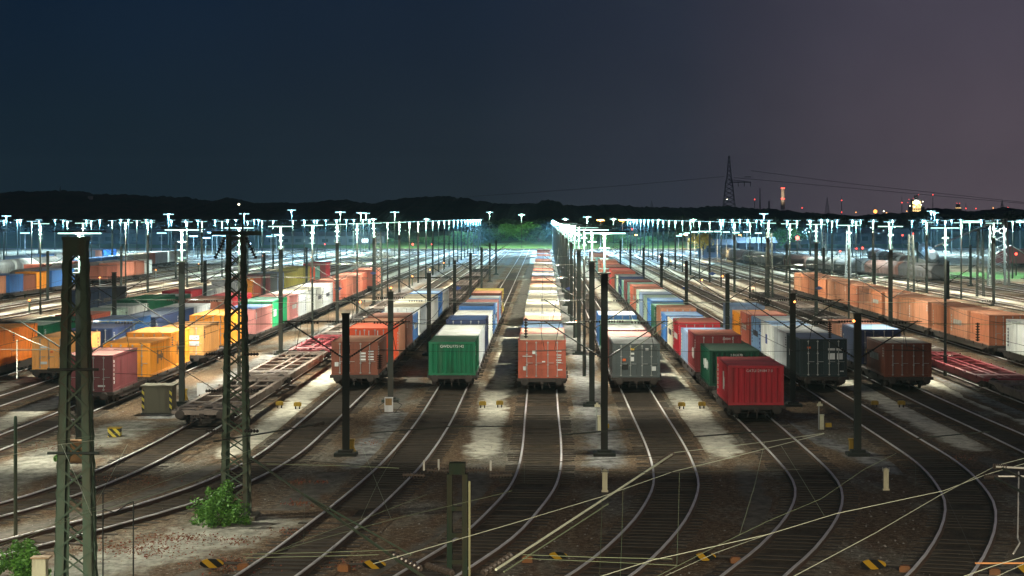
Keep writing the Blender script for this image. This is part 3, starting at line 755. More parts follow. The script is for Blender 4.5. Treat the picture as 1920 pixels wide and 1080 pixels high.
def luminaire(w=.80, h=.042): z = 8.50-h; return mb((-w, -.09, -.13, .13, z, 8.50), (.09, w, -.13, .13, z, 8.50), (-.09, .09, -.13, -.105, z, 8.50), (-.09, .09, .105, .13, z, 8.50))
def farlum(): return luminaire(.70, .038)
def thinlow(): return MB().tube([(0, 0, 0), (0, 0, 1.2), (0, 0, 1.25), (0, 0, 6.7)], [.11, .11, .085, .07], 8)
def thinup(): m = rungs(); m.tube([(0, 0, 6.7), (0, 0, 8.42)], .05, 8, .038); return m
def farup(): return MB().tube([(0, 0, 6.7), (0, 0, 8.42)], .05, 6, .04)
def uppfar(): return MB().tube([(0, 0, 6.99), (0, 0, 8.42)], .055, 6, .04)
def strut(s): 
    return MB().tube([(s*.13, 0, 3.75), (s*2.3, 0, 5.15)], .026, 6).tube([(s*.75, 0, 5.12), (s*2.45, 0, 5.12)], .016, 6).tube([(s*1.7, 0, 5.1), (s*1.9, 0, 4.05)], .012, 5).tube([(s*1.3, 0, 4.05), (s*2.6, 0, 4.0)], .012, 5)
def insul(s): return MB().discs((s*.13, 0, 5.12), (s*.75, 0, 5.12), 6, .05, .015)
def insul2(s): return MB().discs((s*.2, 0, 3.79), (s*.62, 0, 4.06), 5, .05, .015)
UPP = mat('upper_pole_lamp_tint', (.085, .16, .15), .5, .1, .2, 3)  # upper poles paler and cyan: lamp light put into the colour
LIGHTS = {}
def spot(t, energy, col, tilt, size=150):
    if t.location.y < 60 and size == 150: size = 163
    key = (round(energy), col, tilt, size)
    if key not in LIGHTS:
        l = bpy.data.lights.new('lamp_light', 'SPOT'); l.energy = energy; l.color = col; l.spot_size = R(size); l.spot_blend = 0.55; l.shadow_soft_size = .22
        LIGHTS[key] = l
    o = bpy.data.objects.new('lamp_light', LIGHTS[key]); COL.objects.link(o); o.parent = t; o.location = (0, -.2, 8.36); o.rotation_euler = (R(tilt), 0, 0); return o
WARM = (1.0, .97, .80); COLD = (.36, .70, 1.0); MID = (.74, .97, .95)
E0 = 9500.0
def arms(t, sides=(-1, 1), m=DARKMAST):
    for s in sides:
        a = obj('cantilever', getm('cantilever%d' % s, lambda: strut(s)), m, t)
        obj('insulator', getm('insul%d' % s, lambda: insul(s)), PORC, a); obj('insulator', getm('insulb%d' % s, lambda: insul2(s)), PORC, a)
def lamp_mast(x, d, thick, label, group, light=1.0, tilt=14, far=False, arm=True):
    t = thing('lamp_mast', label, 'lamp mast', (x, d, 0), group)
    if thick:
        obj('column', getm('lampcol', lampcol), DARKMAST, t); obj('upper_pole', getm('upper', upper) if d < 230 else getm('uppfar', uppfar), UPP, t)
        if not far: obj('plinth', getm('plinth', plinth), DARKMAST, t)
        if arm: arms(t)
    else: obj('pole', getm('thinlow', thinlow), DARKMAST, t); obj('upper_pole', getm('thinup', thinup) if d < 230 else getm('farup', farup), UPP, t)
    obj('lamp_housing', getm('housing', housing), DARKMAST, t)
    obj('luminaire', getm('luminaire', luminaire) if d < 260 else getm('farlum', farlum), LAMPGLOW if d < 260 else LAMPGLOWF, t)
    if light > 0: spot(t, round(E0*light), WARM if d < 300 else (MID if d < 400 else COLD), tilt)
    return t
ROWN = {-17.4: 'beside the orange container train', 2.3: 'behind the tall central mast', 22.9: 'before the tan orange train', -47: 'beyond the navy containers',
        -75: 'beyond the last left train', -105: 'at the far left edge', -135: 'deep in the far left', 46: 'by the dark freight wagons', 70: 'above the tank wagons', 100: 'at the far right edge', 132: 'deep in the far right'}
for x, k0, k1 in ((-17.4, -1, 26), (2.3, -1, 26), (22.9, 1, 26), (-47, 5, 26), (-75, 9, 25), (-105, 14, 25), (-135, 19, 26), (46, 5, 25), (70, 9, 25), (100, 13, 25), (132, 19, 26)):
    cnt = 0
    for k in range(k0, k1):
        d = 102.5 + 19.25*k if k >= 0 else 81.3
        thick = k % 2 == 0 or k < 0
        if abs(x) > 40 and k % 2 == 0 and d > 330: pass
        px = VX + x*F/d
        if px < -90 or px > 2010: continue
        side = abs(x) > 25
        if cnt < 9: lab = 'lamp mast with glowing T-shaped head, %s in the row %s' % (ORD[cnt], ROWN[x]); gp = 'lamp masts ' + ROWN[x]
        else: lab = 'distant lamp mast near the end of the row %s' % ROWN[x]; gp = 'far lamp masts ' + ROWN[x]
        if thick: lab = lab.replace('lamp mast with glowing', 'thick-based lamp mast with')
        lamp_mast(x + (rnd.uniform(-1, 1) if side and d > 250 else -.3 if x < -10 and d < 90 else 0), d + (rnd.uniform(-3, 3) if side else 0), thick, lab, gp, (.42 if d < 90 and x > -5 else .8 if d < 110 and x < -5 else .5 if d < 110 else 1.7 if x == -17.4 and d < 300 else .85 if x == 22.9 and d < 300 else 1.0 if d < 400 else 2.2 if d < 480 else 6.5) * (1.0 if not side else 1.7 if d < 430 else 1.0), 34 if d < 90 else 24 if d < 110 else 14, far=d > 250, arm=d < 260 and not side)
        cnt += 1
# lamps of the same rows that stand outside the picture, nearer than its edge
for x, d in ((-17.4, 62), (-19, 40), (22.9, 38)):
    lamp_mast(x, d, True, 'thick-based lamp mast standing outside the picture before the others', 'lamp masts outside the picture', .75 if d > 60 else 1.4 if x < 0 else 1.7, tilt=0, arm=False)
for x in (-3.0, 12.0):
    t = thing('bridge_lamp', 'tall street lamp on the bridge behind the viewpoint', 'street lamp', (x, -4, 0), 'street lamps on the bridge')
    obj('pole', MB().tube([(0, 0, 0), (0, 0, 16.0)], .12, 8, .07), GALV, t); obj('luminaire', mb((-.5, .5, -.16, .16, 15.95, 16.05)), LAMPGLOW, t)
    o = spot(t, E0*5.5, (1.0, .84, .60), 50, 70); o.location = (0, .3, 15.85)
# taller masts that rise above the others, and masts added to light the bank
for k, (px, py, d) in enumerate(((12, 405, 470), (316, 402, 430), (458, 401, 450), (547, 394, 520), (638, 398, 420), (676, 399, 520), (686, 400, 540), (740, 398, 480), (918, 398, 620), (978, 403, 620), (1101, 407, 500), (1432, 401, 480), (1746, 396, 520), (1752, 399, 500), (700, 411, 618), (800, 411, 618), (1060, 411, 618), (1150, 411, 618), (1235, 412, 618), (1300, 412, 618))):
    p = PD(px, py, d); t = thing('tall_lamp_mast', 'thin lamp mast with glowing head, among taller masts and added bank lamps', 'lamp mast', (p.x, d, 0), 'taller lamp masts')
    obj('pole', MB().tube([(0, 0, 0), (0, 0, p.z-2)], .09, 6, .07), DARKMAST, t); obj('upper_pole', MB().tube([(0, 0, p.z-2), (0, 0, p.z-.1)], .07, 6, .05), UPP, t)
    obj('luminaire', mb((-1.0, 1.0, -.2, .2, p.z-.06, p.z+.08)), LAMPGLOWF, t)
    o = spot(t, E0*(4.0 if d < 600 else 3.0), COLD if px < 600 or px > 1300 else (.75, 1.0, .75), 12 if d < 600 else 48); o.location = (0, -.3, p.z-.1)
# sodium lamps
for k, (px, py, d) in enumerate(((1126, 413, 560), (1167, 413, 560))):
    p = PD(px, py, d); t = thing('sodium_lamp', ('tall orange lamp post at the yard end, %s the central mast' % ('nearer', 'farther from')[k]), 'lamp post', (p.x, d, 0), 'orange lamp posts')
    obj('pole', MB().tube([(0, 0, 0), (0, 0, p.z-.05)], .08, 6, .05), GALV, t); obj('luminaire', mb((-.9, .9, -.2, .2, p.z-.05, p.z+.1)), SODIUM, t)
    spot(t, 9000, (1, .45, .12), 12)
for k, x in enumerate((26, 40, 55)):  # low lamps added in place of the orange car light trail
    t = thing('sodium_lamp', 'added low orange lamp in place of a light trail, %s from the central mast' % ORD[k], 'lamp post', (x, 600, 0), 'added low orange lamps')
    obj('pole', MB().tube([(0, 0, 0), (0, 0, 4.0)], .06, 6), GALV, t); obj('luminaire', mb((-.4, .4, -.1, .1, 4.0, 4.12)), SODIUM, t)
    l = bpy.data.lights.new('lamp_light', 'SPOT'); l.energy = 2600; l.color = (1, .42, .10); l.spot_size = R(150); o = bpy.data.objects.new('lamp_light', l); COL.objects.link(o); o.parent = t; o.location = (0, 2, 3.9)
# catenary masts
for x, rn, ds in ((-7.55, 'left of the green container train', (81.3, 105, 140, 180, 219, 258, 297, 336)), (11.95, 'beside the dark grey container', (81.3, 102.5, 139, 179, 217, 256, 295, 334)), (-28.6, 'between the navy and the deep orange containers', (142, 180, 218, 257, 296)), (33.3, 'beyond the tan orange train', (138, 176, 215, 254, 293)), (-53.5, 'on the empty left tracks', (230, 270, 310)), (56, 'on the empty right tracks', (240, 280, 320))):
    for k, d in enumerate(ds):
        t = thing('catenary_mast', 'dark steel catenary mast, %s in the row %s' % (ORD[k], rn), 'catenary mast', (x, d, 0), 'catenary masts ' + rn)
        obj('column', getm('catcol', catcol), DARKMAST, t); obj('plinth', getm('plinth', plinth), DARKMAST, t); arms(t)
BLUE = mat('blue_sign_paint', (.05, .09, .28), .5, 0, .1, 3)
def diamond():
    m = MB(); m.v = [(-.34, -.18, 0), (0, -.18, -.17), (.34, -.18, 0), (0, -.18, .17), (-.34, -.14, 0), (0, -.14, -.17), (.34, -.14, 0), (0, -.14, .17)]
    m.f = [(0,1,2,3),(7,6,5,4),(0,4,5,1),(1,5,6,2),(2,6,7,3),(3,7,4,0)]; return m
for k, (px, py, x) in enumerate(((635, 541, -17.4), (700, 512, -17.4), (858, 540, -7.55), (1335, 513, None), (1285, 540, 11.95), (1067, 541, 2.3), (1535, 540, 22.9))):
    d = x*F/(px-VX) if x else 190
    p = PD(px, py, d)
    o = obj('catenary_sign', getm('diamond', diamond), BLUE, None, (p.x, d-.05, p.z)); tag(o, 'small blue diamond sign on a mast, %s from the left' % ORD[(0, 1, 2, 5, 4, 3, 6)[k]], 'sign', 'blue diamond signs')

# lattice masts
def lattice(name, x, d, h, wb, wt, leg, nseg, label, m, cross=True, depth=None):
    t = thing(name, label, 'lattice mast', (x, d, 0), None)
    db = depth or wb
    dt = wt*(db/wb)
    def c(sx, sy, u): 
        w = wb + (wt-wb)*u; q = db + (dt-db)*u
        return Vector((sx*w/2, sy*q/2, h*u))
    for sx in (-1, 1):
        for sy in (-1, 1):
            a, b_ = c(sx, sy, 0), c(sx, sy, 1); q = MB()
            # angle iron: two plates
            for (ux, uy) in ((1, 0), (0, 1)):
                i = len(q.v)
                for p, lg in ((a, leg), (b_, leg*.62)):
                    x0, y0 = p.x, p.y; x1 = x0 - sx*(lg if ux else .025); y1 = y0 - sy*(lg if uy else .025)
                    q.v += [(x0, y0, p.z), (x1, y0, p.z), (x1, y1, p.z), (x0, y1, p.z)]
                q.f += [(i, i+1, i+5, i+4), (i+1, i+2, i+6, i+5), (i+2, i+3, i+7, i+6), (i+3, i, i+4, i+7), (i+4, i+5, i+6, i+7)]
            obj('leg', q, m, t)
    br = MB()
    for k in range(nseg):
        u0, u1 = k/nseg, (k+1)/nseg
        for (s1, s2) in (((-1, -1), (1, -1)), ((-1, 1), (1, 1)), ((-1, -1), (-1, 1)), ((1, -1), (1, 1))):
            br.tube([c(*s1, u0), c(*s2, u1)], min(.026, leg*.17), 4); br.tube([c(*s2, u0), c(*s1, u1)], min(.026, leg*.17), 4)
    obj('bracing', br, m, t)
    return t, c
# big lattice mast near the left edge
t, c = lattice('lattice_mast', -10.97, 50, 8.58, .93, .52, .225, 13, 'big green lattice mast of two broad legs in front of the pale orange container', GREENSTEEL, depth=.6)
obj('head_plate', mb((-.29, .29, -.22, .22, 8.56, 8.64), (-.27, .27, -.205, -.18, 8.2, 8.56)), GREENSTEEL, t)
obj('cross_bracket', MB().tube([(-.6, -.3, 3.6), (.6, -.3, 3.6)], .03, 6).tube([(-.6, -.32, 5.55), (.6, -.32, 5.55)], .03, 6), DARKMAST, t)
# second lattice mast by the bush
t, c = lattice('lattice_mast', -9.28, 64.3, 8.55, .84, .52, .15, 17, 'dark green lattice mast rising from behind the green bush', GREENSTEEL)
ca = obj('cross_arm', mb((-.75, .75, -.06, .06, 8.55, 8.68), (-.06, .06, -.75, .75, 8.40, 8.52)), GREENSTEEL, t)
for s in (-1, 1):
    obj('insulator', MB().discs((s*.30, -.1, 8.5), (s*.62, -.1, 7.85), 8, .075), PORC, ca)
obj('spike', MB().tube([(.2, 0, 8.68), (.2, 0, 9.25)], .03, 6).tube([(-.2, 0, 8.68), (-.2, 0, 9.0)], .03, 6), GREENSTEEL, t)
for z in (5.0, 3.9, 2.7):
    obj('strain_insulator', MB().discs((-.85, -.5, z), (-.3, -.45, z), 7, .06).discs((.3, -.45, z), (.75, -.5, z), 5, .06), PORC, t)
obj('plinth', mb((-.65, .65, -.65, .65, 0, .14)), CONC, t)
t, c = lattice('lattice_mast', -17.4, 224, 7.6, .95, .6, .14, 12, 'slim dark lattice mast standing beside the far rust red containers', DARKMAST)
for px, yb, yt, lab in ((1442, 572, 436, 'slim dark lattice mast rising behind the blue grey container on the right'), (1708, 548, 440, 'dark lattice mast beyond the middle of the tan orange train'), (1545, 500, 428, 'pale lit lattice mast above the dark freight wagons'), (1590, 520, 432, 'second pale lattice mast above the dark freight wagons'), (1838, 556, 430, 'dark lattice mast near the end of the tan orange train')):
    p = P(px, yb); lattice('lattice_mast', p.x, p.y, HC-(yt-HY)*p.y/F, .9, .6, .13, 12, lab, GALV if 'pale' in lab else DARKMAST)
t, c = lattice('lattice_mast', 60.5, 284, 8.9, 2.6, 2.0, .3, 8, 'wide floodlit lattice tower with glowing platforms behind the freight wagons', GALV)
for s in (-1, 1): obj('luminaire', mb((s*3.6-1.2, s*3.6+1.2, -.3, .3, 8.35, 8.6)), LAMPGLOW, t)
obj('boom', MB().tube([(-1, 0, 8.3), (-9, -3, 5.2)], .12, 6), GALV, t); obj('platform', mb((-5, 5, -.5, .5, 8.62, 8.7)), DARKMAST, t)
spot(t, 5000, MID, 0)
# ladder-type post at the bottom edge
POSTG = mat('dark_green_post', (0.012, 0.024, 0.016), .8, 0, .35, 2.5, spec=.1, dirtcol=(.04, .025, .015))
t = thing('catenary_mast', 'green twin-channel catenary post with insulators rising at the bottom edge', 'catenary mast', (-1.3, 32, 0), None)
for s in (-1, 1): obj('leg', mb(sorted((s*.075, s*.155)) + [-.09, .09, 0, 5.25]), POSTG, t)
q = MB()
for k in range(12): q.box(-.075, .075, -.08, -.06, .4*k+.3, .4*k+.37)
obj('bracing', q, POSTG, t)
obj('head_plate', mb((-.12, .12, -.12, .12, 5.25, 5.42)), POSTG, t)
for s, n in ((-1, 2), (1, 2)):
    for k in range(n):
        z = 5.30 - .07*k; a = .12 + .36*k
        obj('strain_insulator', MB().discs((s*a, -.02-.03*k, z), (s*(a+.34), -.02-.03*k, z+.01), 7, .045, .015), PORC, t)
obj('side_strip', mb((.17, .20, -.1, -.08, .2, 5.15)), mat('dull_strip', (.20, .21, .12), .7, 0, .3, 4, spec=.1), t)
obj('clamp', MB().tube([(-.5, -.02, 5.3), (-.5, -.02, 5.45)], .015, 5).tube([(-.28, -.02, 5.3), (-.28, -.02, 5.47)], .015, 5).tube([(.5, -.02, 5.3), (.5, -.02, 5.45)], .015, 5), GALV, t)
# thin steel post at the left edge
p = P(29, 1010); o = obj('steel_post', MB().tube([(0, 0, 0), (0, 0, (1010-785)*p.y/F), (0, 0, (1010-780)*p.y/F)], [.055, .05, .035], 8), GREENSTEEL, None, p); tag(o, 'plain grey-green steel post at the edge beside the green bush', 'post')

# ------------------------------------------------------------------ overhead wires
def sag(a, b, s, n=10):
    a = Vector(a); b = Vector(b); return [a.lerp(b, k/n) - Vector((0, 0, s*4*(k/n)*(1-k/n))) for k in range(n+1)]
def track_x(key, d):
    c = tracks_geo[key]
    for (d0, x0), (d1, x1) in zip(c, c[1:]):
        if d0 <= d <= d1: return x0 + (x1-x0)*(d-d0)/max(1e-6, d1-d0)
    return c[-1][1]
def catenary(key, ds, lab):
    t = thing('overhead_line', lab, 'overhead wire', (0, 0, 0), 'overhead lines along the tracks')
    ms = MB(); ct = MB(); dr = MB()
    for a, b in zip(ds, ds[1:]):
        xa, xb = track_x(key, a), track_x(key, b)
        m = sag((xa, a, 5.12), (xb, b, 5.12), .45)
        ms.tube(m, .011, 4, caps=False); ct.tube([(xa + .12, a, 4.0), (xb - .12, b, 4.0)], .011, 4, caps=False)
        for k in (2, 4, 6, 8):
            p = m[k]; dr.tube([p, (p.x, p.y, 4.0)], .006, 3, caps=False)
    obj('messenger_wire', ms, DARKWIRE, t); obj('contact_wire', ct, DARKWIRE, t); obj('dropper', dr, DARKWIRE, t)
DS = [81.3, 102.5, 141, 179, 217, 255, 294, 332]
for key in ('C', 'G', 'GY', 'RD', 'DK', 'L0', 'FL', 'L1', 'BN'):
    catenary(key, DS, 'thin dark wires above the ' + TNAME[key])
for key, w in (('L2', 'pale orange'), ('L3', 'deep orange')):
    catenary(key, DS[1:], 'thin dark wires above the train of the %s container' % w)
for key, w in (('RF', 'empty red flat wagons'), ('OC', 'tan orange containers')):
    catenary(key, DS[2:], 'thin dark overhead wires strung above the ' + w)
# cross-span wires between the mast rows
for k, d in enumerate((81.3, 102.5, 141, 179, 217)):
    t = thing('cross_span_wire', 'pale cross wire spanning the yard from mast to mast, %s span back' % ORD[k], 'overhead wire', (0, d, 0), 'cross-span wires')
    m = MB(); ins = MB()
    xs = [-17.4, -7.55, 2.3, 11.95, 22.9]
    for a, b in zip(xs, xs[1:]):
        m.tube(sag((a, 0, 5.12), (b, 0, 5.12), .12), .012, 4, caps=False)
        for u in (.14, .86): ins.discs((a+(b-a)*u-.35, 0, 5.07), (a+(b-a)*u+.35, 0, 5.07), 6, .04, .012)
    obj('wire', m, PALEWIRE if k % 2 else WIREM, t); obj('insulator', ins, PORC, t)
    m = MB()
    for a, b in zip(xs, xs[1:]): m.tube(sag((a, 0, 4.05), (b, 0, 4.05), .08), .009, 4, caps=False)
    obj('lower_wire', m, DARKWIRE, t)
_wi = [0]
def wire(pts, z, r, m, lab, cat='overhead wire'):
    """pts: photo points; z: height (or heights) above the ballast of the wire there"""
    zs = z if isinstance(z, (list, tuple)) else [z]*len(pts)
    q = MB().tube([P(px, py, zz) for (px, py), zz in zip(pts, zs)], r*.58, 6)
    return tag(obj('overhead_wire', q, m), lab, cat)
wire([(700,1057),(960,982),(1129,931),(1263,884),(1354,862),(1440,840),(1545,813)], 5.0, .008, PALEWIRE, 'bright wire running from the twin-channel post up past the white marker post')
wire([(1260,849),(1440,828),(1545,812)], 5.0, .007, PALEWIRE, 'bright short wire from the raised tube tip towards the red container track')
wire([(1113,1085),(1224,1050),(1440,1002),(1568,963),(1770,920),(1848,890),(1925,868)], 4.9, .008, PALEWIRE, 'bright wire crossing the two right curved tracks, upper of the crossing pair')
wire([(1480,1085),(1640,1000),(1760,930),(1868,873),(1925,858)], 4.9, .010, PALEWIRE, 'thick bright wire slanting steeply across the right curved tracks')
wire([(1224,1085),(1343,1024),(1440,977),(1540,935),(1620,880),(1680,850)], 4.9, .007, WIREM, 'dim wire fanning up between the two right striped boards')
wire([(1236,1085),(1343,1036),(1440,1002)], 4.8, .006, PALEWIRE, 'bright short wire just under the middle right striped board')
wire([(1795,1085),(1860,1062),(1925,1042)], 4.9, .008, PALEWIRE, 'bright wire in the lower right corner')
wire([(1860,1085),(1925,1055)], 4.6, .007, PALEWIRE, 'lower bright wire in the extreme lower right corner')
wire([(516,1035),(569,1012),(700,966),(800,927)], 5.0, .006, WIREM, 'dim wire below the crossed stays, upper of a pair')
wire([(480,1046),(569,1019),(734,974),(935,927),(960,920)], 5.0, .006, WIREM, 'dim wire below the crossed stays, lower of a pair')
wire([(455,1039),(600,1036),(741,1031)], 4.9, .006, WIREM, 'nearly level wire left of the striped board by the twin-channel post')
wire([(455,1046),(600,1043),(710,1040)], 4.9, .006, WIREM, 'lower nearly level wire left of the striped board by the twin-channel post')
wire([(980,1040),(1120,1045),(1260,1048)], 4.9, .006, WIREM, 'level dim wire between the two middle striped boards')
wire([(980,1047),(1120,1053),(1270,1060)], 4.9, .006, WIREM, 'lower level dim wire between the two middle striped boards')
wire([(480,855),(600,866),(748,877)], 5.2, .009, DARKWIRE, 'dark wire ending in insulators left of the twin-channel post')
wire([(500,870),(640,873),(748,878)], 5.15, .007, WIREM, 'thin wire under the dark one left of the twin-channel post')
wire([(972,880),(1100,884),(1224,886),(1500,880)], 5.15, .008, DARKWIRE, 'dark wire running right from the twin-channel post insulators')
wire([(960,871),(1100,863),(1257,853)], 5.0, .008, DARKWIRE, 'dark wire rising to the tip of the raised tube')
wire([(0,1021),(42,1005),(180,950),(300,905),(417,863),(520,826)], 4.9, .007, WIREM, 'greenish wire rising behind the big lattice mast, upper of the left pair')
wire([(0,1030),(90,990),(165,962),(230,945),(330,915),(480,862)], 4.9, .007, WIREM, 'greenish wire rising behind the big lattice mast, lower of the left pair')
wire([(0,857),(55,846),(115,833),(240,818)], 4.9, .007, PALEWIRE, 'pale wire crossing the leftmost track before the big lattice mast')
wire([(0,837),(100,826),(330,800)], 5.0, .006, WIREM, 'dim wire crossing the far left tracks at the striped yellow box')
wire([(115,833),(145,900),(172,966)], [4.9, 4.95, 4.9], .008, PALEWIRE, 'pale stay slanting down across the big lattice mast')
wire([(239,833),(209,890),(178,947)], 4.9, .006, WIREM, 'thin stay slanting beside the big lattice mast')
wire([(680,841),(707,908),(734,974)], 5.0, .006, WIREM, 'thin crossed stay left of the twin-channel post, leaning right')
wire([(742,848),(707,908),(677,972)], 5.0, .006, WIREM, 'thin crossed stay left of the twin-channel post, leaning left')
wire([(1434,828),(1415,910),(1387,1002)], 5.0, .007, WIREM, 'pale stay slanting down over the red container track')
wire([(1465,836),(1505,900),(1545,966)], 4.9, .007, WIREM, 'pale stay leaning right over the red container track')
wire([(1772,926),(1800,985),(1832,1056)], 4.9, .005, DARKWIRE, 'thin stay over the outermost right curve')
for k, (px, y0, y1, w) in enumerate(((1129,932,1085,'first'),(1168,917,1085,'second'),(1274,885,1058,'third'))):
    wire([(px,y0),(px-2,(y0+y1)/2),(px-5,y1)], [5.0,4.3,3.6], .006, GREENSTEEL, 'thin hanging green dropper wire, %s right of the twin-channel post' % w)
wire([(573,865),(571,940),(569,1018)], 5.0, .005, GREENSTEEL, 'thin hanging dropper wire left of the crossed stays')
wire([(983,870),(983,905)], 5.0, .005, GREENSTEEL, 'short hanging dropper wire right beside the twin-channel post')
wire([(1717,872),(1717,912)], 5.0, .005, GREENSTEEL, 'short hanging dropper wire over the outer right track')
# long wires at the upper left
wire([(168,455),(250,485),(360,520),(480,560)], [8.3, 7.6, 6.8, 6.0], .012, DARKWIRE, 'dark wire falling from the top of the big lattice mast to the right')
wire([(185,562),(260,600),(330,640)], 6.0, .012, PALEWIRE, 'pale wire over the navy containers')
wire([(0,612),(60,640),(118,663)], 5.6, .012, PALEWIRE, 'pale wire over the pale orange container')
wire([(172,664),(250,620),(310,588),(420,530)], 5.6, .013, PALEWIRE, 'pale wire rising from the big lattice mast over the orange roofs')
wire([(0,655),(130,655)], 5.4, .009, PALEWIRE, 'pale level wire before the deep orange container')
wire([(190,655),(360,648)], 5.3, .010, PALEWIRE, 'pale level wire over the orange container side')
wire([(215,700),(262,702),(330,706)], 5.0, .010, DARKWIRE, 'dark wire with insulator in front of the maroon-ended container')
for k, (a, b) in enumerate((((262,643),(410,735)), ((455,728),(415,690)))):
    wire([a, b], 5.2, .018, DARKWIRE, 'dark insulated strut by the second lattice mast, %s' % ('long one', 'short one')[k])
wire([(0,715),(45,714)], 4.8, .016, PALEWIRE, 'short bright bracket tube at the left edge before the deep orange container')
wire([(32,710),(32,637)], [4.8, 5.6], .012, WIREM, 'thin hanging rod in front of the deep orange container')
wire([(1185,655),(1272,597)], [3.75, 5.2], .03, WIREM, 'pale bracket tube rising over the grey door-end container')
wire([(1048,464),(1030,600)], 5.2, .010, PALEWIRE, 'pale stay above the central train')
wire([(1156,520),(1178,578),(1195,620)], 5.2, .010, PALEWIRE, 'pale stay hanging beside the tall central mast')
# raised bracket tubes in the foreground
def tube_thing(name, pts, zs, r, m, lab, insl=None):
    t = thing(name, lab, 'bracket', (0, 0, 0))
    obj('tube', MB().tube([P(a, b_, z) for (a, b_), z in zip(pts, zs)], r, 8), m, t)
    if insl:
        for a, b_, za, zb in insl: obj('insulator', MB().discs(P(*a, za), P(*b_, zb), 7, .05, .018), PORC, t)
    return t
tube_thing('bracket_tube', [(930,1068),(1260,852)], [4.6, 5.0], .017, PALEWIRE, 'bright bracket tube rising from the bottom edge across the central curve', [((905,1075),(960,1040),4.6,4.65), ((1238,866),(1262,850),4.95,5.0)])
tube_thing('bracket_tube', [(945,1072),(1140,945)], [4.55, 4.75], .010, WIREM, 'thin lower bracket tube beneath the bright one across the central curve')
tube_thing('bracket_tube', [(470,858),(748,1052),(800,1085)], [5.0, 4.8, 4.8], .020, GREENSTEEL, 'long dark bracket tube falling to the striped board by the twin-channel post', [((735,1040),(790,1068),4.8,4.8), ((800,1060),(850,1075),4.8,4.8)])
tube_thing('bracket_tube', [(560,921),(770,1040)], [5.0, 4.8], .013, GREENSTEEL, 'shorter dark bracket tube falling beside the long one')
tube_thing('bracket_tube', [(1868,875),(1925,878)], [4.95, 4.95], .018, GALV, 'upper bracket tube reaching in at the right edge', [((1862,874),(1890,876),4.95,4.95)])
tube_thing('bracket_tube', [(1880,878),(1930,903)], [4.95, 4.9], .022, DARKMAST, 'dark diagonal bracket tube at the right edge')
tube_thing('bracket_tube', [(1850,893),(1925,893)], [4.9, 4.9], .014, GALV, 'lower level bracket tube at the right edge', [((1845,893),(1872,894),4.9,4.9)])
tube_thing('bracket_tube', [(1866,896),(1930,930)], [4.9, 4.85], .022, DARKMAST, 'lower dark diagonal bracket tube at the right edge')
tube_thing('drop_rod', [(1910,885),(1908,1010),(1912,1018),(1900,1038)], [4.95, 4.5, 4.5, 4.45], .012, GALV, 'crooked hanging rod under the right-edge brackets')
tube_thing('bracket_tube', [(1828,1056),(1925,1056)], [4.5, 4.5], .012, mat('rusty_tube', (.40, .18, .06), .6, 0, .2, 4), 'rusty level tube in the lower right corner')
tube_thing('insulated_arm', [(400,828),(600,795)], [4.0, 4.0], .016, DARKMAST, 'dark insulated arm before the second lattice mast', [((590,797),(607,793),4.0,4.0)])
tube_thing('insulated_arm', [(695,812),(840,800),(960,799)], [4.0]*3, .014, DARKMAST, 'dark insulated arm above the green container track')
tube_thing('insulated_arm', [(1055,815),(1190,804)], [4.0]*2, .016, DARKMAST, 'dark insulated arm above the central track')
tube_thing('insulated_arm', [(1300,819),(1440,808)], [4.0]*2, .016, DARKMAST, 'dark insulated arm above the red container track')
tube_thing('insulated_arm', [(1720,822),(1855,809)], [4.0]*2, .016, DARKMAST, 'dark insulated arm above the outermost right track')
for k, (px, y0, y1) in enumerate(((986, 596, 634), (1556, 606, 634), (1833, 605, 640), (712, 665, 692))):
    a = P(px, y0, 5.2); b_ = PD(px, y1, a.y)
    t = thing('hanging_insulator', 'dark hanging insulator string %s' % ('over the front central container', 'above the dark grey container', 'before the last tan orange containers', 'beside the brown door-end container')[k], 'insulator', a)
    obj('shed_string', MB().discs((0, 0, 0), b_-a, 7, .09, .03), PORC, t)

# ------------------------------------------------------------------ small trackside things
def marker(px, py, group, lab, m=YEL):
    t = thing('track_marker', lab, 'track marker', P(px, py), group)
    obj('head', mb((-.17, .17, -.14, .14, .14, .30), (-.13, .13, -.10, .10, .30, .33)), m, t)
    obj('foot', mb((-.12, -.07, -.08, .08, 0, .14), (.07, .12, -.08, .08, 0, .14)), STEEL, t)
for k, (px, py, w) in enumerate(((524, 765, 'nearer the empty flat wagons'), (558, 767, 'nearer the brown door-end container'), (905, 765, 'nearer the green container'), (937, 764, 'nearer the central train'),
        (1278, 767, 'nearer the grey container'), (1316, 766, 'nearer the red container'), (1640, 764, 'behind the right yellow signal'), (1690, 764, 'under the short brown container'))):
    marker(px, py, 'yellow track markers', 'small yellow track marker on the ballast, %s' % w)
def striped_board(px, py, bx, lab, big=1.0):
    p = P(px, py + 14); t = thing('point_lever_weight', lab, 'point lever', p, 'striped point levers', R(rnd.uniform(-8, 8)))
    m = MB(); n = 22; i = 0; r = .33*big
    for (y, ) in ((-.05,), (.05,)):
        for k in range(n): a = 2*math.pi*k/n; m.v.append((r*math.cos(a), y - .25*math.sin(a)*r, .19 + r*.42*math.sin(a)))
    m.f.append(tuple(range(n))); m.f.append(tuple(range(n, 2*n))[::-1])
    for k in range(n): m.f.append((k, n+k, n+(k+1) % n, (k+1) % n))
    obj('weight', m, STRIPE, t)
    s = 1 if bx > 0 else -1
    obj('lever', MB().tube([(0, .05, .2), (s*.75, .12, .16)], .035, 6), STEEL, t)
    obj('switch_box', mb((s*.8-.14, s*.8+.14, -.12, .2, 0, .15), (s*.8-.11, s*.8+.11, -.08, .17, .15, .175)), mat('rusty_orange_box', (.22, .085, .02), .6, 0, .3, 4), t)
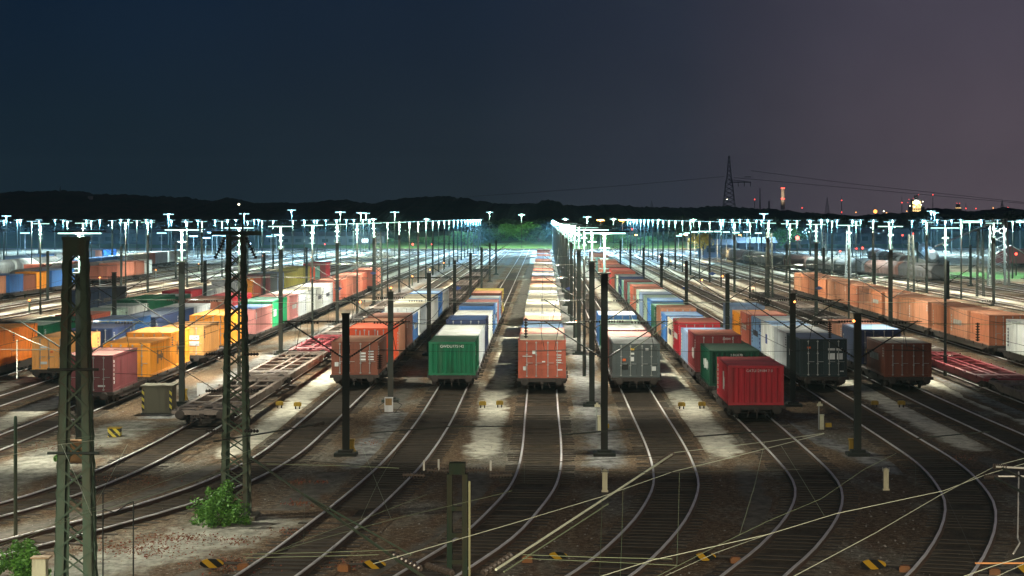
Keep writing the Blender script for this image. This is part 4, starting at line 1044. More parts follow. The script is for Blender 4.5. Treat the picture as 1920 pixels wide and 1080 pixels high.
striped_board(397, 1056, 1, 'striped yellow and black lever weight by the leftmost curve', .92)
striped_board(702, 1058, -1, 'striped yellow and black lever weight with rusty box left of the twin-channel post', .9)
striped_board(1046, 1041, -1, 'striped lever weight with rusty box right of the twin-channel post', .75)
striped_board(1322, 1043, 1, 'striped yellow and black lever weight between the two middle right curves', .85)
striped_board(1637, 1058, 1, 'striped yellow and black lever weight inside the outermost right curve', 1.0)
striped_board(1925, 1066, -1, 'striped lever weight cut by the lower right corner', .9)
def post(px, py, h, lab):
    t = thing('dwarf_post', lab, 'marker post', P(px, py), 'white marker posts')
    obj('body', mb((-.085, .085, -.07, .07, .05, h), (-.11, .11, -.09, .09, 0, .05)), CREAMP, t); obj('cap', MB().tube([(0, 0, h), (0, 0, h+.05), (0, 0, h+.09)], [.10, .09, .03], 10), CREAMP, t)
    obj('bracket', mb((-.12, -.10, -.02, .02, h-.02, h+.10), (.10, .12, -.02, .02, h-.02, h+.10), (-.12, .12, -.02, .02, h-.04, h-.015)), GALV, t)
post(1134, 922, .66, 'short white marker post in front of the tall central mast'); post(1661, 919, .66, 'short white marker post between the two right curves')
def signal(px, py, lab):
    t = thing('shunt_signal', lab, 'signal', P(px, py), 'yellow shunting signals')
    obj('pole', MB().tube([(-.06, 0, 0), (-.06, 0, 1.05)], .03, 8), GALV, t); obj('head', mb((-.14, .10, -.06, .06, 1.02, 1.12), (-.08, .02, -.05, .05, 1.12, 1.20)), CREAMP, t)
    obj('cabinet', mb((-.01, .15, -.08, .10, .02, .62), (-.03, .17, -.10, .12, .62, .66)), CREAMP, t); obj('side_box', mb((.22, .48, -.06, .12, .12, .30)), YEL, t)
signal(1538, 806, 'cream shunting signal with box behind the right yellow-based mast'); signal(1121, 808, 'cream shunting signal beside the tall central mast')
for k, (px, py, lab) in enumerate(((657, 853, 'yellow box at the foot of the catenary mast left of the green train'), (1599, 852, 'yellow box at the foot of the right catenary mast'), (345, 752, 'yellow box at the foot of the lamp mast by the concrete booth'))):
    t = thing('mast_box', lab, 'equipment box', P(px, py), 'yellow mast boxes'); obj('body', mb((-.14, .14, -.12, .12, .04, .55)), YEL, t); obj('lid', mb((-.17, .17, -.15, .15, .55, .61)), YEL, t); obj('cable', MB().tube([(.1, -.13, .4), (.2, -.2, .2), (.2, -.1, 0)], .02, 5), YEL, t)
p = P(215, 820); t = thing('striped_box', 'yellow box with black stripes on the gravel beside the big lattice mast', 'equipment box', p); obj('body', mb((-.25, .25, -.2, .2, .03, .38)), STRIPE2, t); obj('lid', mb((-.28, .28, -.23, .23, .38, .42)), YEL, t); obj('foot', mb((-.3, .3, -.22, .22, 0, .03)), mat('rust', (.18, .07, .03), .8, 0, .2, 4), t)
p = P(145, 868); t = thing('relay_cabinet', 'rusty brown cabinet half hidden by the big lattice mast', 'equipment box', p); obj('body', mb((-.25, .55, -.2, .2, 0, .85)), mat('rusty_cabinet', (.30, .16, .06), .7, 0, .3, 3), t); obj('door', mb((-.20, .14, -.22, -.2, .08, .78), (.17, .5, -.22, -.2, .08, .78)), MATS['rusty_cabinet'], t)
# concrete booth with hazard stripes
p = P(294, 778); t = thing('concrete_booth', 'square concrete block booth with striped corners beside the maroon-ended container', 'booth', p)
obj('wall', mb((-.68, .68, 0, 1.3, 0, 1.28)), CONC, t); obj('roof', mb((-.76, .76, -.08, 1.38, 1.28, 1.36)), CONC, t); obj('corner_strip', mb((-.69, -.58, -.012, -.002, .2, 1.15)), STRIPE2, t); obj('corner_strip', mb((.58, .69, -.012, -.002, .2, 1.15)), STRIPE2, t); obj('base', mb((-.72, .72, -.04, 1.34, 0, .1)), STEEL, t)
p = P(379, 748); t = thing('notice_board', 'blank white board standing by the front empty flat wagon', 'sign', p); obj('panel', mb((-.26, .26, -.03, .03, .15, .80)), WHITEP, t); obj('post', MB().tube([(0, .04, 0), (0, .04, .8)], .03, 6), GALV, t)
p = P(729, 774); t = thing('cable_cabinet', 'white slatted cabinet inside a cable ring at the foot of a catenary mast', 'equipment box', p)
obj('body', mb((-.19, .19, -.12, .14, .05, .72)), WHITEP, t); obj('panel', mb((-.15, .15, -.13, -.12, .36, .68)), mat('tan_panel', (.38, .24, .10), .7, 0, .3, 6), t)
obj('cable_ring', MB().tube([(math.cos(a*math.pi/8)*.68, math.sin(a*math.pi/8)*.9+.2, .06+.02*(a % 2)) for a in range(17)], .012, 5).tube([(-.3, -.4, .03), (-.5, .1, .3), (-.19, .1, .5)], .02, 5).tube([(.3, -.4, .03), (.6, .2, .35), (.19, .1, .6)], .02, 5), STEEL, t)
p = P(75, 1093, 0); t = thing('junction_box', 'pale junction box at the bottom beside the corner bush', 'equipment box', p); obj('body', mb((-.17, .17, -.14, .14, 0, .62)), CREAMP, t); obj('lid', mb((-.2, .26, -.18, .18, .62, .66)), mat('tan_lid', (.45, .32, .18), .7, 0, .2, 4), t)
# cable stands behind the big lattice mast
for k, (px, y0, y1, lab) in enumerate(((193, 920, 1092, 'thin black cable stand close behind the big lattice mast'), (250, 940, 1092, 'thin black cable stand farther from the big lattice mast'))):
    p = P(px, y1); h = (y1-y0)*p.y/F
    o = obj('cable_stand', MB().tube([(0, 0, 0), (0, 0, h)], .018, 6).tube([(0, 0, h), (-.12, 0, h-.05), (-.45, 0, h-.28), (-.75, 0, h-.20)], .014, 5), DARKWIRE, None, p); tag(o, lab, 'cable stand')
# orange marker lamps on posts
OL = [(675,566,'post','nearest beyond the flat wagons'),(733,540,'post','behind the brown roofed container'),(773,518,'post','by the far rust containers'),(806,506,'post','next to the slim lattice'),(832,493,'post','farthest beside the flat wagons'),
      (1050,495,'p','farthest beside the central train'),(1053,519,'p','third beside the central train'),(1060,538,'p','second beside the central train'),(1081,602,'p','nearest beside the central train'),
      (1316,525,'post','on the right tracks beyond the green roofs'),(1412,540,'post','on the right tracks beside the blue sign'),(1258,490,'post','far on the right tracks'),(292,506,'post','by the left white wagon'),(47,538,'post','under the yellow-orange container'),(55,563,'post','on the empty left tracks'),
      (187,520,'post','under the far blue container'),(372,495,'post','behind the second lattice mast, higher'),(446,563,'post','behind the second lattice mast, lower'),(492,480,'post','beside the far left lamp row'),(584,482,'post','beyond the olive containers')]
for k, (px, py, kind, lab) in enumerate(OL):
    h = 1.25; d = F*(HC-h)/(py-HY); p = PD(px, py, d)
    t = thing('marker_lamp', 'small glowing orange lamp on a post, ' + lab, 'marker lamp', (p.x, d, 0), 'orange marker lamps')
    obj('post', mb((-.07, .07, -.07, .07, 0, h-.08)), GREENSTEEL if k % 3 else GALV, t); obj('lamp_head', MB().tube([(0, -.1, h), (0, .06, h)], [.09, .10], 8), ORANGEGLOW, t)
for k, (px, py, d, w) in enumerate(((1490, 566, 101.9, 'dark grey'), (1601, 602, 80.7, 'short brown'), (1355, 518, 138.6, 'red'), (1283, 497, 178.5, 'tan'), (1237, 481, 216.5, 'pale green'))):
    p = PD(px, py, d); t = thing('marker_lamp', 'glowing orange lamp fixed to the catenary mast before the %s container' % w, 'marker lamp', p, 'orange mast lamps')
    obj('lamp_head', MB().tube([(0, -.12, 0), (0, .04, 0)], [.035, .05], 8), ORANGEGLOW, t); obj('arm', MB().tube([(0, 0, 0), (.16, .1, .02)], .02, 5), STEEL, t)
for k, (px, py, d, s, w) in enumerate(((1495, 446, 380, .8, 'big one by the dark freight wagons'), (774, 458, 540, .55, 'left of a far pair beyond the left tracks'), (810, 458, 540, .4, 'right of a far pair beyond the left tracks'), (1185, 430, 580, .35, 'at the bank beside the central row'), (1575, 471, 400, .35, 'low beside a grey lattice'), (1605, 466, 400, .45, 'close to the tank wagons'), (1617, 465, 400, .45, 'next to the tank wagons, outer one'), (1905, 476, 330, .45, 'inside the red board at the right edge'), (1692, 441, 450, .35, 'high over the tank wagons'), (1712, 438, 450, .3, 'highest over the tank wagons'), (609, 458, 540, .3, 'far beyond the left lamp row'))):
    p = PD(px, py, d); t = thing('red_signal', 'glowing red signal light, ' + w, 'signal', (p.x, d, 0), 'red signals')
    obj('post', MB().tube([(0, 0, 0), (0, 0, p.z)], .06, 6), STEEL, t); obj('lamp_head', MB().tube([(0, -.2, p.z), (0, .1, p.z)], [s*.42, s*.32], 10), REDGLOW, t)
p = PD(1893, 475, 333); t = thing('warning_board', 'red peaked warning board with pale border at the right edge', 'sign', (p.x, 333, 0))
m = MB(); m.v = [(-2.2, -.2, 1.9), (2.4, -.2, 1.9), (2.4, -.2, 3.3), (.2, -.2, 4.6), (-2.2, -.2, 3.3), (-2.2, 0, 1.9), (2.4, 0, 1.9), (2.4, 0, 3.3), (.2, 0, 4.6), (-2.2, 0, 3.3)]
m.f = [(0,1,2,3,4),(9,8,7,6,5),(0,5,6,1),(1,6,7,2),(2,7,8,3),(3,8,9,4),(4,9,5,0)]
obj('panel', m, mat('board_red', (.13, .028, .034), .5, 0, .2, 1), t); obj('border', MB().tube([(-2.3, -.22, 3.3), (.2, -.22, 4.7), (2.5, -.22, 3.3)], .07, 5), GALV, t); obj('post', mb((-1, -.85, 0, .1, 0, 2), (1, 1.15, 0, .1, 0, 2)), STEEL, t)
# track-side litter of pale stones
m = MB()
for k in range(2600):
    d = 54 + 60*rnd.random()**1.5; x = rnd.uniform(-.27, .24)*d; s = rnd.uniform(.012, .045)
    i = len(m.v)
    for j in range(5): a = j*1.2566 + rnd.random()*.5; m.v.append((x+s*math.cos(a), d+s*math.sin(a)*1.3, 0.0))
    m.v.append((x, d, s*rnd.uniform(.5, .9)))
    for j in range(5): m.f.append((i+j, i+(j+1) % 5, i+5))
tag(obj('gravel', m, mat('pale_stone', (.34, .32, .28), .9, 0, .3, 9)), kind='stuff')

# ------------------------------------------------------------------ plants
def leaves(m, c, r, n, size, rr, squash=.8):
    """clumped leaf faces through the volume of an uneven crown"""
    cl = [(c + Vector((rr.gauss(0, .45)*r, rr.gauss(0, .45)*r, rr.uniform(-.75, .8)*r*squash)), r*rr.uniform(.22, .46)) for _ in range(max(7, n//60))]
    for k in range(n):
        cc, q = cl[k % len(cl)]
        v = Vector((rr.gauss(0, 1), rr.gauss(0, 1), rr.gauss(0, 1))).normalized()*q*rr.uniform(.55, 1.08); p = cc + v
        if p.z < .03: p.z = .03 + rr.random()*.1
        a = Vector((rr.gauss(0, 1), rr.gauss(0, 1), rr.gauss(0, .7))).normalized(); b_ = a.cross(Vector((rr.gauss(0, 1), rr.gauss(0, 1), rr.gauss(0, 1)))).normalized(); s = size*rr.uniform(.6, 1.3)
        m.quad(p - a*s, p + b_*s*.45, p + a*s, p - b_*s*.45)
LEAFB = leaf_mat('bush_leaf', (.035, .13, .012), (.12, .30, .035))
BARK = mat('bark', (.07, .05, .035), .9, 0, .3, 4)
def bush(px, py, h, w, n, lab, seed):
    rr = random.Random(seed); p = P(px, py); t = thing('bush', lab, 'bush', p)
    m = MB(); leaves(m, Vector((0, 0, h*.36)), h*.52, n, .055, rr, .7); leaves(m, Vector((w*.06, 0, h*.72)), h*.26, n//3, .05, rr); leaves(m, Vector((-w*.28, .1, h*.25)), h*.30, n//3, .05, rr); leaves(m, Vector((w*.30, -.1, h*.22)), h*.26, n//3, .05, rr)
    obj('foliage', m, LEAFB, t); q = MB()
    for k in range(9): q.tube([(rr.uniform(-.1, .1), rr.uniform(-.1, .1), 0), (rr.uniform(-.35, .35)*w, rr.uniform(-.3, .3), h*rr.uniform(.5, .95))], .018, 5, .006)
    obj('stem', q, BARK, t)
bush(412, 986, 1.35, 1.55, 2600, 'leafy green bush at the foot of the dark green lattice mast', 3)
bush(38, 1085, 1.05, 1.3, 2200, 'leafy green bush in the corner beside the pale junction box', 4)
bush(108, 866, .28, .3, 220, 'tiny green plant beside the rusty cabinet', 5)
m = MB(); rr = random.Random(21)
for (px, py, rx, ry, n) in ((250,1030,110,16,900),(330,1010,70,8,500),(230,900,60,10,250),(110,840,60,8,300),(560,945,20,5,120),(545,1000,40,8,200),(600,905,14,4,60),(430,1060,60,14,420),(640,1060,40,8,120),(700,830,18,4,60),(450,1015,40,8,220),(560,905,16,4,80),(1800,860,40,6,80),(620,660,30,6,250),(560,650,20,6,150)):
    for k in range(n):
        p = P(px + rr.gauss(0, .6)*rx, py + rr.gauss(0, .6)*ry); s = rr.uniform(.008, .03); a = rr.random()*6.28; hh = rr.uniform(.005, .05)
        m.quad((p.x-s*math.cos(a), p.y-s*math.sin(a), .012), (p.x+s*math.cos(a), p.y+s*math.sin(a), .012), (p.x+s*math.cos(a)+.02, p.y+s*math.sin(a), .012+hh), (p.x-s*math.cos(a)+.02, p.y-s*math.sin(a), .012+hh))
tag(obj('weeds', m, leaf_mat('red_weed', (.22, .035, .02), (.20, .10, .035))), kind='stuff')
# trees along the far bank
TREEL = [leaf_mat('tree_leaf_green', (.04, .14, .03), (.10, .27, .06)), leaf_mat('tree_leaf_dark', (.012, .04, .016), (.03, .085, .03)), leaf_mat('tree_leaf_lamp_yellow', (.55, .30, .02), (.85, .52, .05))]  # gold leaves: yellow lamp light put into the leaf colour
def crown_mesh(seed, n):
    rr = random.Random(seed); m = MB(); leaves(m, Vector((0, 0, .60)), .42, n, .045, rr, .85); return m.mesh('crown')
def trunk_mesh():
    m = MB(); m.tube([(0, 0, 0), (.01, 0, .2), (-.01, .01, .45), (.01, 0, .7)], [.04, .03, .022, .01], 7)
    for a in (0, 1.3, 2.6, 4, 5.2): m.tube([(0, 0, .28+.03*a), (.22*math.cos(a), .22*math.sin(a), .55+.03*a)], .014, 5, .005)
    return m.mesh('trunk')
CR = [crown_mesh(s, 1500) for s in (1, 2, 3)]; TK = trunk_mesh()
def tree(px, ytop, ybase, d, wpx, k, lab, grp='trees on the far bank'):
    p = PD(px, ybase, d); h = (ybase-ytop)*d/F; w = wpx*d/F
    t = thing('tree', lab, 'tree', (p.x, d, p.z), grp); t.scale = (w/1.05, w/1.05, h/1.05); t.rotation_euler.z = rnd.random()*6.28
    obj('trunk', TK, BARK, t); obj('crown', CR[rnd.randrange(3)], TREEL[k], t)
    return t
tn = 0
for (px, yt, d, w, k) in ((870,432,640,60,0),(905,425,650,70,1),(945,418,660,60,0),(985,414,655,80,0),(1010,425,650,60,1),(840,440,640,60,0),(800,442,645,60,0),(765,440,650,55,1),(720,444,650,60,0),(1060,430,655,55,1),(1100,432,650,60,0),(1140,436,645,55,0),(1180,438,640,60,0),(1215,441,640,70,0),(1245,434,650,60,1),(1280,430,655,60,1),(680,440,655,60,1),(640,444,650,60,0),(590,442,660,60,1),(540,438,660,60,1),(1370,428,600,70,1),(1420,424,600,60,1),(1467,424,560,60,0),(1500,420,560,50,1),
                          (960,408,720,110,1),(1040,406,730,100,1),(880,408,740,110,1),(1130,404,730,110,1),(1210,404,740,110,1),(1290,404,740,110,1),(1380,404,740,110,1),(1460,406,740,100,1),(1550,402,740,110,1),(1640,404,740,110,1),(1740,396,740,110,1),(1830,398,740,110,1),(1900,394,740,90,1),(780,410,740,100,1),(690,412,740,110,1),(600,412,740,110,1),(500,412,740,110,1),(400,412,740,110,1),(300,412,740,110,1),(200,412,740,110,1),(100,412,740,110,1),(10,412,740,110,1)):
    near = d < 700
    tree(px, yt, 466 if near else 446, d, w, k, ('%s tree standing on the far grass bank, one of the %s row' % (('lit green', 'dark')[k], ('front' if near else 'rear'))), 'trees in the %s row of the far bank' % ('front' if near else 'rear'))
tree(1318, 434, 478, 430, 42, 2, 'golden yellow lit tree among the lamps right of the bank', 'single golden tree')
l = bpy.data.lights.new('lamp_light', 'SPOT'); l.energy = 9000; l.color = (1, .72, .3); l.spot_size = R(120)

# curved row of bright street lamps by the golden tree
for k, (px, py) in enumerate(((1272, 443), (1280, 440), (1290, 438), (1302, 436), (1316, 435), (1330, 435), (1345, 435), (1362, 436), (1380, 437), (1400, 436), (1422, 438))):
    d = 440; p = PD(px, py, d); t = thing('street_lamp', 'short street lamp with flat glowing head, %s along the curve by the golden tree' % ORD[k], 'street lamp', (p.x, d, 0), 'street lamps by the golden tree')
    obj('pole', MB().tube([(0, 0, 0), (0, 0, p.z)], .07, 6), GALV, t); obj('luminaire', mb((-.7, .7, -.2, .2, p.z, p.z+.2)), LAMPGLOW, t)
    if k == 4: o = bpy.data.objects.new('lamp_light', l); COL.objects.link(o); o.parent = t; o.location = (0, -3, p.z); o.rotation_euler = (R(20), 0, 0)
for k, (px, py) in enumerate(((303, 438), (363, 444), (386, 447), (398, 437), (407, 442), (423, 443), (508, 444), (518, 441), (47, 438), (465, 436))):
    d = 470; p = PD(px, py, d); t = thing('street_lamp', 'low street lamp with a glowing flat head, %s by position across the far left sidings' % ORD[k], 'street lamp', (p.x, d, 0), 'low street lamps on the far left')
    obj('pole', MB().tube([(0, 0, 0), (0, 0, p.z)], .07, 6), GALV, t); obj('luminaire', mb((-1.0, 1.0, -.25, .25, p.z, p.z+.22)), LAMPGLOWF, t)
# low sheds on the far left, hall roofs right
UPM = None
SHED = mat('shed_wall', (.09, .11, .15), .8, 0, .2, .2); SHEDR = mat('shed_roof', (.12, .13, .15), .8, 0, .2, .2); WIN = emit('lit_window', (.8, .95, 1.0), 3.0); GLASSD = mat('dark_glass', (.02, .03, .04), .15, 0, .05, 1)
for k, (x, d, w, dep, h, lab) in enumerate(((-118, 640, 46, 14, 4.2, 'long low grey shed behind the far left lamps, outermost'), (-66, 640, 36, 14, 3.4, 'long low grey shed behind the far left lamps, inner one'), (90, 640, 40, 14, 4.4, 'long low grey shed beyond the tank wagons'), (38, 470, 7, 9, 3.0, 'small pale hut beside the golden tree'), (47, 470, 8, 9, 3.4, 'small dark hut right of the golden tree'))):
    t = thing('shed', lab, 'shed', (x, d, 0)); obj('wall', mb((-w/2, w/2, 0, dep, 0, h)), SHED, t)
    m = MB(); m.v = [(-w/2-.4, -.5, h), (w/2+.4, -.5, h), (w/2+.4, dep+.5, h), (-w/2-.4, dep+.5, h), (-w/2-.4, dep/2, h+1.2), (w/2+.4, dep/2, h+1.2)]; m.f = [(0,1,5,4),(2,3,4,5),(0,4,3),(1,2,5),(3,2,1,0)]
    obj('roof', m, SHEDR, t)
    for j in range(int(w/4)): obj('window', mb((-w/2+1.4+4*j, -w/2+3.2+4*j, -.06, -.01, h*.45, h*.75)), WIN if (j*7+k*3) % 13 == 0 else GLASSD, t)
    obj('door', mb((w/2-2.0, w/2-.8, -.07, -.01, 0, min(2.2, h*.6))), SHEDR, t)

# ------------------------------------------------------------------ far industry on the skyline
SKYL = mat('skyline_steel', (.05, .055, .06), .8, 0, .2, .1)
CHIM = mat('chimney_concrete', (.52, .44, .36), .9, 0, .3, .03)
RED2 = emit('obstruction_light', (1.0, .07, .05), 5.0); WARM2 = emit('plant_light', (1.0, .88, .62), 9.0); PLW = emit('plant_window', (1.0, .66, .26), 2.2); STAR = emit('flood_light', (1.0, .95, .8), 150.0)
def pylon(px, yt, yb, d, wpx, lab, arm=True):
    p = PD(px, yb, d); h = (yb-yt)*d/F; w = wpx*d/F; t = thing('power_pylon', lab, 'pylon', (p.x, d, p.z), None)
    m = MB(); n = 12; wf = lambda u: w*(1-u)**1.15*.5 + w*.10 if u < .55 else w*.36*(1-u)/.9+w*.05
    th = w*.035
    for sx in (-1, 1):
        for sy in (-1, 1): m.tube([(sx*wf(k/n), sy*wf(k/n), h*k/n) for k in range(n+1)], th, 4)
    obj('leg', m, SKYL, t); m = MB()
    for k in range(n):
        for sy in (-1, 1):
            a, c = wf(k/n), wf((k+1)/n); m.tube([(-a, sy*a, h*k/n), (c, sy*c, h*(k+1)/n)], th*.7, 4); m.tube([(a, sy*a, h*k/n), (-c, sy*c, h*(k+1)/n)], th*.7, 4)
    obj('bracing', m, SKYL, t)
    if arm:
        za = h*.5; s = 41*d/F; q = MB().tube([(0, 0, za), (s, 0, za)], th*1.4, 5).tube([(0, 0, za+h*.05), (s, 0, za)], th*.8, 5)
        a = obj('cross_arm', q, SKYL, t)
        for xx in (.42, .70, .98): obj('insulator', MB().tube([(s*xx, 0, za), (s*xx, 0, za-h*.08)], th*1.1, 5), SKYL, a)
        obj('tip_arm', MB().tube([(s*.7, 0, h*.60), (s, 0, h*.60)], th, 5), SKYL, t); obj('marker_light', mb((-w*.3, -w*.2, -w*.5, -w*.45, h*.17, h*.18)), WARM2, t)
    return t
pylon(1367, 292, 391, 1800, 19, 'tall lattice power pylon with one long arm against the sky')
pylon(1551, 370, 402, 2400, 7, 'small distant pylon between the chimney and the glowing plant', False)
pylon(1879, 376, 400, 2400, 9, 'short distant pylon near the right edge of the skyline', False)
pylon(1222, 376, 392, 2400, 6, 'tiny distant pylon left of the tall one', False)
for k, pts in enumerate((((760, 376), (1000, 361), (1180, 347), (1358, 331)), ((1376, 333), (1500, 344), (1700, 362), (1925, 382)), ((1408, 320), (1600, 345), (1925, 380)))):
    o = obj('power_line', MB().tube([PD(a, b_, 1800) for a, b_ in pts], .22, 4), SKYL); tag(o, 'thin power line sagging %s' % ('from the tall pylon towards the dark hill', 'from the tall pylon down to the glowing plant', 'from the pylon arm tip high across the skyline')[k], 'power line')
def chimney(px, yt, yb, d, wpx, lab, lights, m=CHIM):
    p = PD(px, yb, d); h = (yb-yt)*d/F; w = wpx*d/F/2; t = thing('chimney', lab, 'chimney', (p.x, d, p.z)); obj('stack', MB().tube([(0, 0, 0), (0, 0, h)], w*1.15, 14, w*.85), m, t)
    for u in lights: obj('marker_light', MB().tube([(0, 0, h*u-w*.25), (0, 0, h*u+w*.25)], w*1.08, 12), RED2, t)
    if lights:
        l = bpy.data.lights.new('flood_light', 'SPOT'); l.energy = 70000; l.color = (1, .82, .6); l.spot_size = R(70); l.spot_blend = .8
        o = bpy.data.objects.new('flood_light', l); COL.objects.link(o); o.parent = t; o.location = (-12, -30, 2); o.rotation_euler = (R(128), 0, R(-20))
    return t
chimney(1468, 352, 393, 2200, 7, 'pale chimney with red lights on the skyline', (.985, .5)); chimney(1442, 377, 391, 2200, 3, 'thin dark chimney left of the pale one', (), SKYL)
def rmast(px, yt, yb, d, lab, lights):
    p = PD(px, yb, d); h = (yb-yt)*d/F; t = thing('radio_mast', lab, 'radio mast', (p.x, d, p.z)); obj('mast', MB().tube([(0, 0, 0), (0, 0, h)], .5, 5, .15), SKYL, t)
    for u in lights: obj('marker_light', MB().tube([(0, 0, h*u-.5), (0, 0, h*u+.5)], .5, 8), RED2, t)
for (px, yt, yb, lab, li) in ((1415, 372, 392, 'thin mast with one red light left of the pale chimney', (.9,)), (1578, 368, 403, 'thin mast with two red lights right of the pale chimney', (.78, .15)), (1691, 368, 398, 'thin mast with red light left of the glowing plant', (.6,)), (1749, 364, 398, 'thin mast with red light right of the glowing plant', (.97,)), (1640, 388, 402, 'thin mast behind the orange glow', ()), (1811, 380, 398, 'thin mast with red light beyond the low lit tower', (.4,)), (1890, 388, 400, 'thin mast with red light near the skyline edge', (.9,)), (1907, 392, 402, 'thin mast with red light at the skyline edge', (.9,)), (1425, 352, 400, 'bare dark mast before the pale chimney', ()), (788, 368, 410, 'bare pale mast before the dark hill', ()), (113, 349, 360, 'short mast on the left hilltop', ())):
    rmast(px, yt, yb, 2200 if px not in (788, 1425, 113) else 1250, lab, li)
p = PD(1718, 402, 2200); t = thing('steel_plant', 'glowing industrial plant tower with floodlights on the skyline', 'industrial plant', (p.x, 2200, p.z))
s = 2200/F
obj('tower', mb((-8*s, 10*s, 0, 8, 0, 28*s), (-13*s, -8*s, 1, 7, 0, 18*s), (10*s, 16*s, 1, 7, 0, 14*s), (-2*s, 4*s, 1, 7, 28*s, 36*s)), SKYL, t)
for k in range(4):
    for j in range(3): obj('window', mb(((-6.6+4*k)*s, (-3.6+4*k)*s, -.3, 0, (3+8*j)*s, (9+8*j)*s)), PLW, t)
for (x, z, m_) in ((0, 23, STAR), (-12, 16, WARM2), (12, 24, WARM2), (-16, 22, RED2), (-14, 28, RED2), (4, 37, RED2), (-6, 30, RED2), (9, 18, WARM2), (-4, 14, WARM2)):
    r_ = (2.9 if m_ is STAR else .8 if m_ is WARM2 else .45)*s; obj('flood_light', MB().tube([(x*s, -1.2, z*s), (x*s, -.3, z*s)], r_, 10), m_, t)
p = PD(1797, 400, 2200); t = thing('lit_tower', 'low lit tower with red lights beyond the treetops', 'industrial plant', (p.x, 2200, p.z)); obj('tower', mb((-6*s, 6*s, 0, 6, 0, 9*s), (-3*s, 3*s, 1, 5, 9*s, 17*s)), SKYL, t)
for k in range(4): obj('window', mb(((-5+2.8*k)*s, (-3.6+2.8*k)*s, -.3, 0, 9.2*s, 11*s)), PLW, t)
for x in (-3, 2): obj('marker_light', MB().tube([(x*s, -1, 19*s), (x*s, -.3, 19*s)], .5*s, 8), RED2, t)
p = PD(1641, 403, 2200); t = thing('sodium_floodlight', 'orange glowing floodlight just above the dark treetops', 'floodlight', (p.x, 2200, p.z)); obj('pole', MB().tube([(0, 0, 0), (0, 0, 6*s)], .3, 6), SKYL, t); obj('lamp_head', MB().tube([(0, -1, 6.5*s), (0, 0, 6.5*s)], 3.4*s, 12), emit('orange_flood', (1, .36, .07), 5.0), t)
p = PD(168, 384, 1240); s = 1240/F; t = thing('hill_building', 'lit building on the dark left hillside', 'building', (p.x, 1235, p.z)); obj('wall', mb((-26*s, 34*s, 0, 6, -3, 5*s), (0, 6*s, 0, 6, 5*s, 16*s)), mat('hill_wall', (.22, .22, .22), .9, 0, .2, .1), t)
for k in range(6): obj('window', mb(((-24+5*k)*s, (-21+5*k)*s, -.2, 0, 2.0*s, 4.2*s)), WIN if k % 3 else WARM2, t)
SODD = emit('orange_town_light', (1.0, .42, .12), 4.0)
for (px, py, d, m_, lab) in ((1662, 399, 2150, SODD, 'tiny orange light just right of the orange floodlight'), (1700, 396, 2150, SODD, 'tiny orange light at the left foot of the glowing plant'), (1738, 397, 2150, SODD, 'tiny orange light at the right foot of the glowing plant'), (1768, 393, 2150, SODD, 'tiny orange light between the glowing plant and the low lit tower'), (1830, 391, 2150, RED2, 'tiny red light right of the low lit tower'), (1862, 390, 2150, SODD, 'tiny orange light left of the short distant pylon'), (1898, 394, 2150, SODD, 'tiny orange light at the far right skyline edge'), (1605, 398, 2150, SODD, 'tiny orange light left of the orange floodlight'), (30, 361, 1290, RED2, 'tiny red light on the left hilltop'), (448, 383, 1200, WARM2, 'tiny warm light on the hill above the second lattice mast'), (1657, 396, 2200, WARM2, 'tiny warm light right of the orange floodlight'), (1504, 390, 2200, RED2, 'tiny red light right of the pale chimney')):
    p = PD(px, py, d); t = thing('beacon_light', lab, 'light', p); obj('lamp_head', MB().tube([(0, -.6, 0), (0, 0, 0)], .55, 8), m_, t); obj('pole', MB().tube([(0, 0, 0), (0, 0, -4)], .12, 5), SKYL, t)

# ------------------------------------------------------------------ night sky
w = bpy.data.worlds.new('World'); SC.world = w; w.use_nodes = True
nt = w.node_tree; N = nt.nodes; L = nt.links; bg = N['Background']
tc = N.new('ShaderNodeTexCoord'); sp = N.new('ShaderNodeSeparateXYZ'); L.new(tc.outputs['Generated'], sp.inputs[0])
def wr(src, lo, hi, a, b_):
    m = N.new('ShaderNodeMapRange'); m.inputs[1].default_value = lo; m.inputs[2].default_value = hi; m.inputs[3].default_value = a; m.inputs[4].default_value = b_; m.interpolation_type = 'SMOOTHSTEP'
    L.new(src, m.inputs[0]); return m.outputs[0]
def wramp(src, pts):
    r = N.new('ShaderNodeValToRGB'); e = r.color_ramp.elements
    while len(e) < len(pts): e.new(.5)
    for k, (q, c) in enumerate(pts): e[k].position = q; e[k].color = (*c, 1)
    L.new(src, r.inputs[0]); return r.outputs[0]
hx = wr(sp.outputs['X'], -.27, .24, 0, 1)
low = wramp(hx, [(0, (.0062, .0165, .0255)), (.45, (.0170, .0245, .0330)), (.72, (.036, .040, .056)), (1, (.104, .079, .095))])
high = wramp(hx, [(0, (.0028, .0112, .0285)), (.45, (.0085, .0165, .0340)), (.72, (.0195, .0245, .0420)), (1, (.064, .054, .076))])
el = wr(sp.outputs['Z'], 0.0, .105, 0, 1)
mx = N.new('ShaderNodeMix'); mx.data_type = 'RGBA'; L.new(el, mx.inputs[0]); L.new(low, mx.inputs[6]); L.new(high, mx.inputs[7])
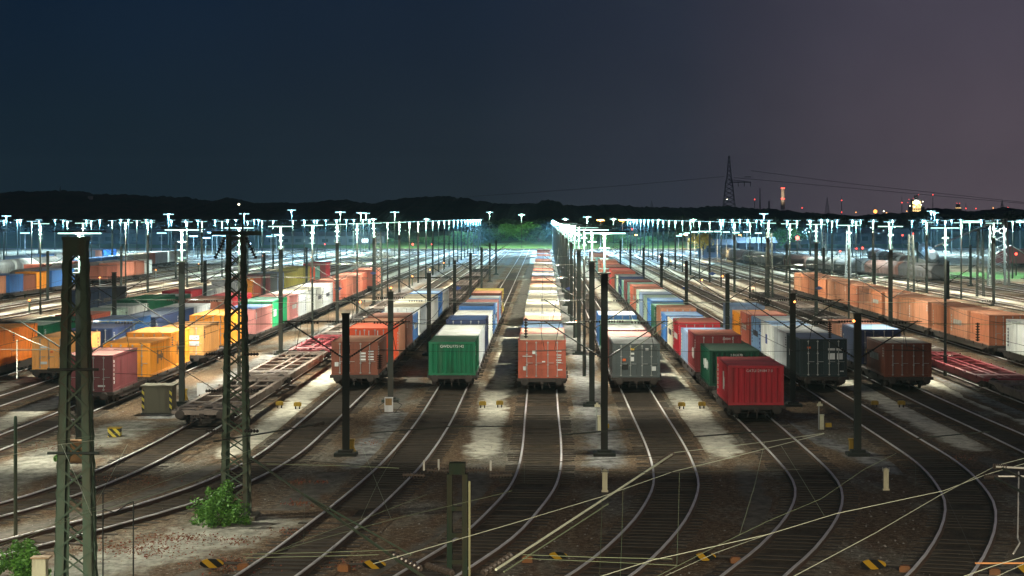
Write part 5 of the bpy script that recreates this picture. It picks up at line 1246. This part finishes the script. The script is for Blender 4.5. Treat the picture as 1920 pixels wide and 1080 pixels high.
nz = N.new('ShaderNodeTexNoise'); nz.inputs['Scale'].default_value = 9; nz.inputs['Detail'].default_value = 5; L.new(tc.outputs['Generated'], nz.inputs['Vector'])
nm_ = wr(nz.outputs['Fac'], .2, .8, .88, 1.12)
ml = N.new('ShaderNodeVectorMath'); ml.operation = 'SCALE'; L.new(mx.outputs[2], ml.inputs[0]); L.new(nm_, ml.inputs['Scale'])
L.new(ml.outputs[0], bg.inputs['Color']); bg.inputs['Strength'].default_value = 1.05

# ------------------------------------------------------------------ night haze over the yard
hm = bpy.data.materials.new('night_haze'); hm.use_nodes = True; hn = hm.node_tree; hn.nodes.remove(hn.nodes['Principled BSDF'])
pv = hn.nodes.new('ShaderNodeVolumePrincipled'); pv.inputs['Color'].default_value = (.50, .86, 1.0, 1); pv.inputs['Density'].default_value = .00014; pv.inputs['Anisotropy'].default_value = .0
hn.links.new(pv.outputs[0], hn.nodes['Material Output'].inputs['Volume'])
hz = obj('haze', mb((-1300, 1300, -66, 2560, -3, 78)), None); hz.data.materials.append(hm); tag(hz, kind='stuff')
# ------------------------------------------------------------------ camera and render settings
cam = bpy.data.cameras.new('camera'); co = bpy.data.objects.new('camera', cam); COL.objects.link(co)
co.location = (0, 0, HC); co.rotation_euler = (R(90), 0, 0)
cam.sensor_width = 36; cam.lens = 36*F/1920; cam.shift_x = -(VX-960)/1920; cam.shift_y = -(540-HY)/1920; cam.clip_start = .5; cam.clip_end = 12000
SC.camera = co
SC.render.engine = 'CYCLES'
cy = SC.cycles; cy.use_denoising = True; cy.max_bounces = 4; cy.diffuse_bounces = 2; cy.glossy_bounces = 2; cy.sample_clamp_indirect = 4.0; cy.sample_clamp_direct = 0; cy.use_light_tree = True
try: cy.denoiser = 'OPENIMAGEDENOISE'; cy.denoising_input_passes = 'RGB_ALBEDO_NORMAL'
except Exception: pass
SC.view_settings.view_transform = 'Standard'; SC.view_settings.look = 'None'; SC.view_settings.gamma = 1.0; SC.view_settings.exposure = 0.0; SC.view_settings.use_curve_mapping = False
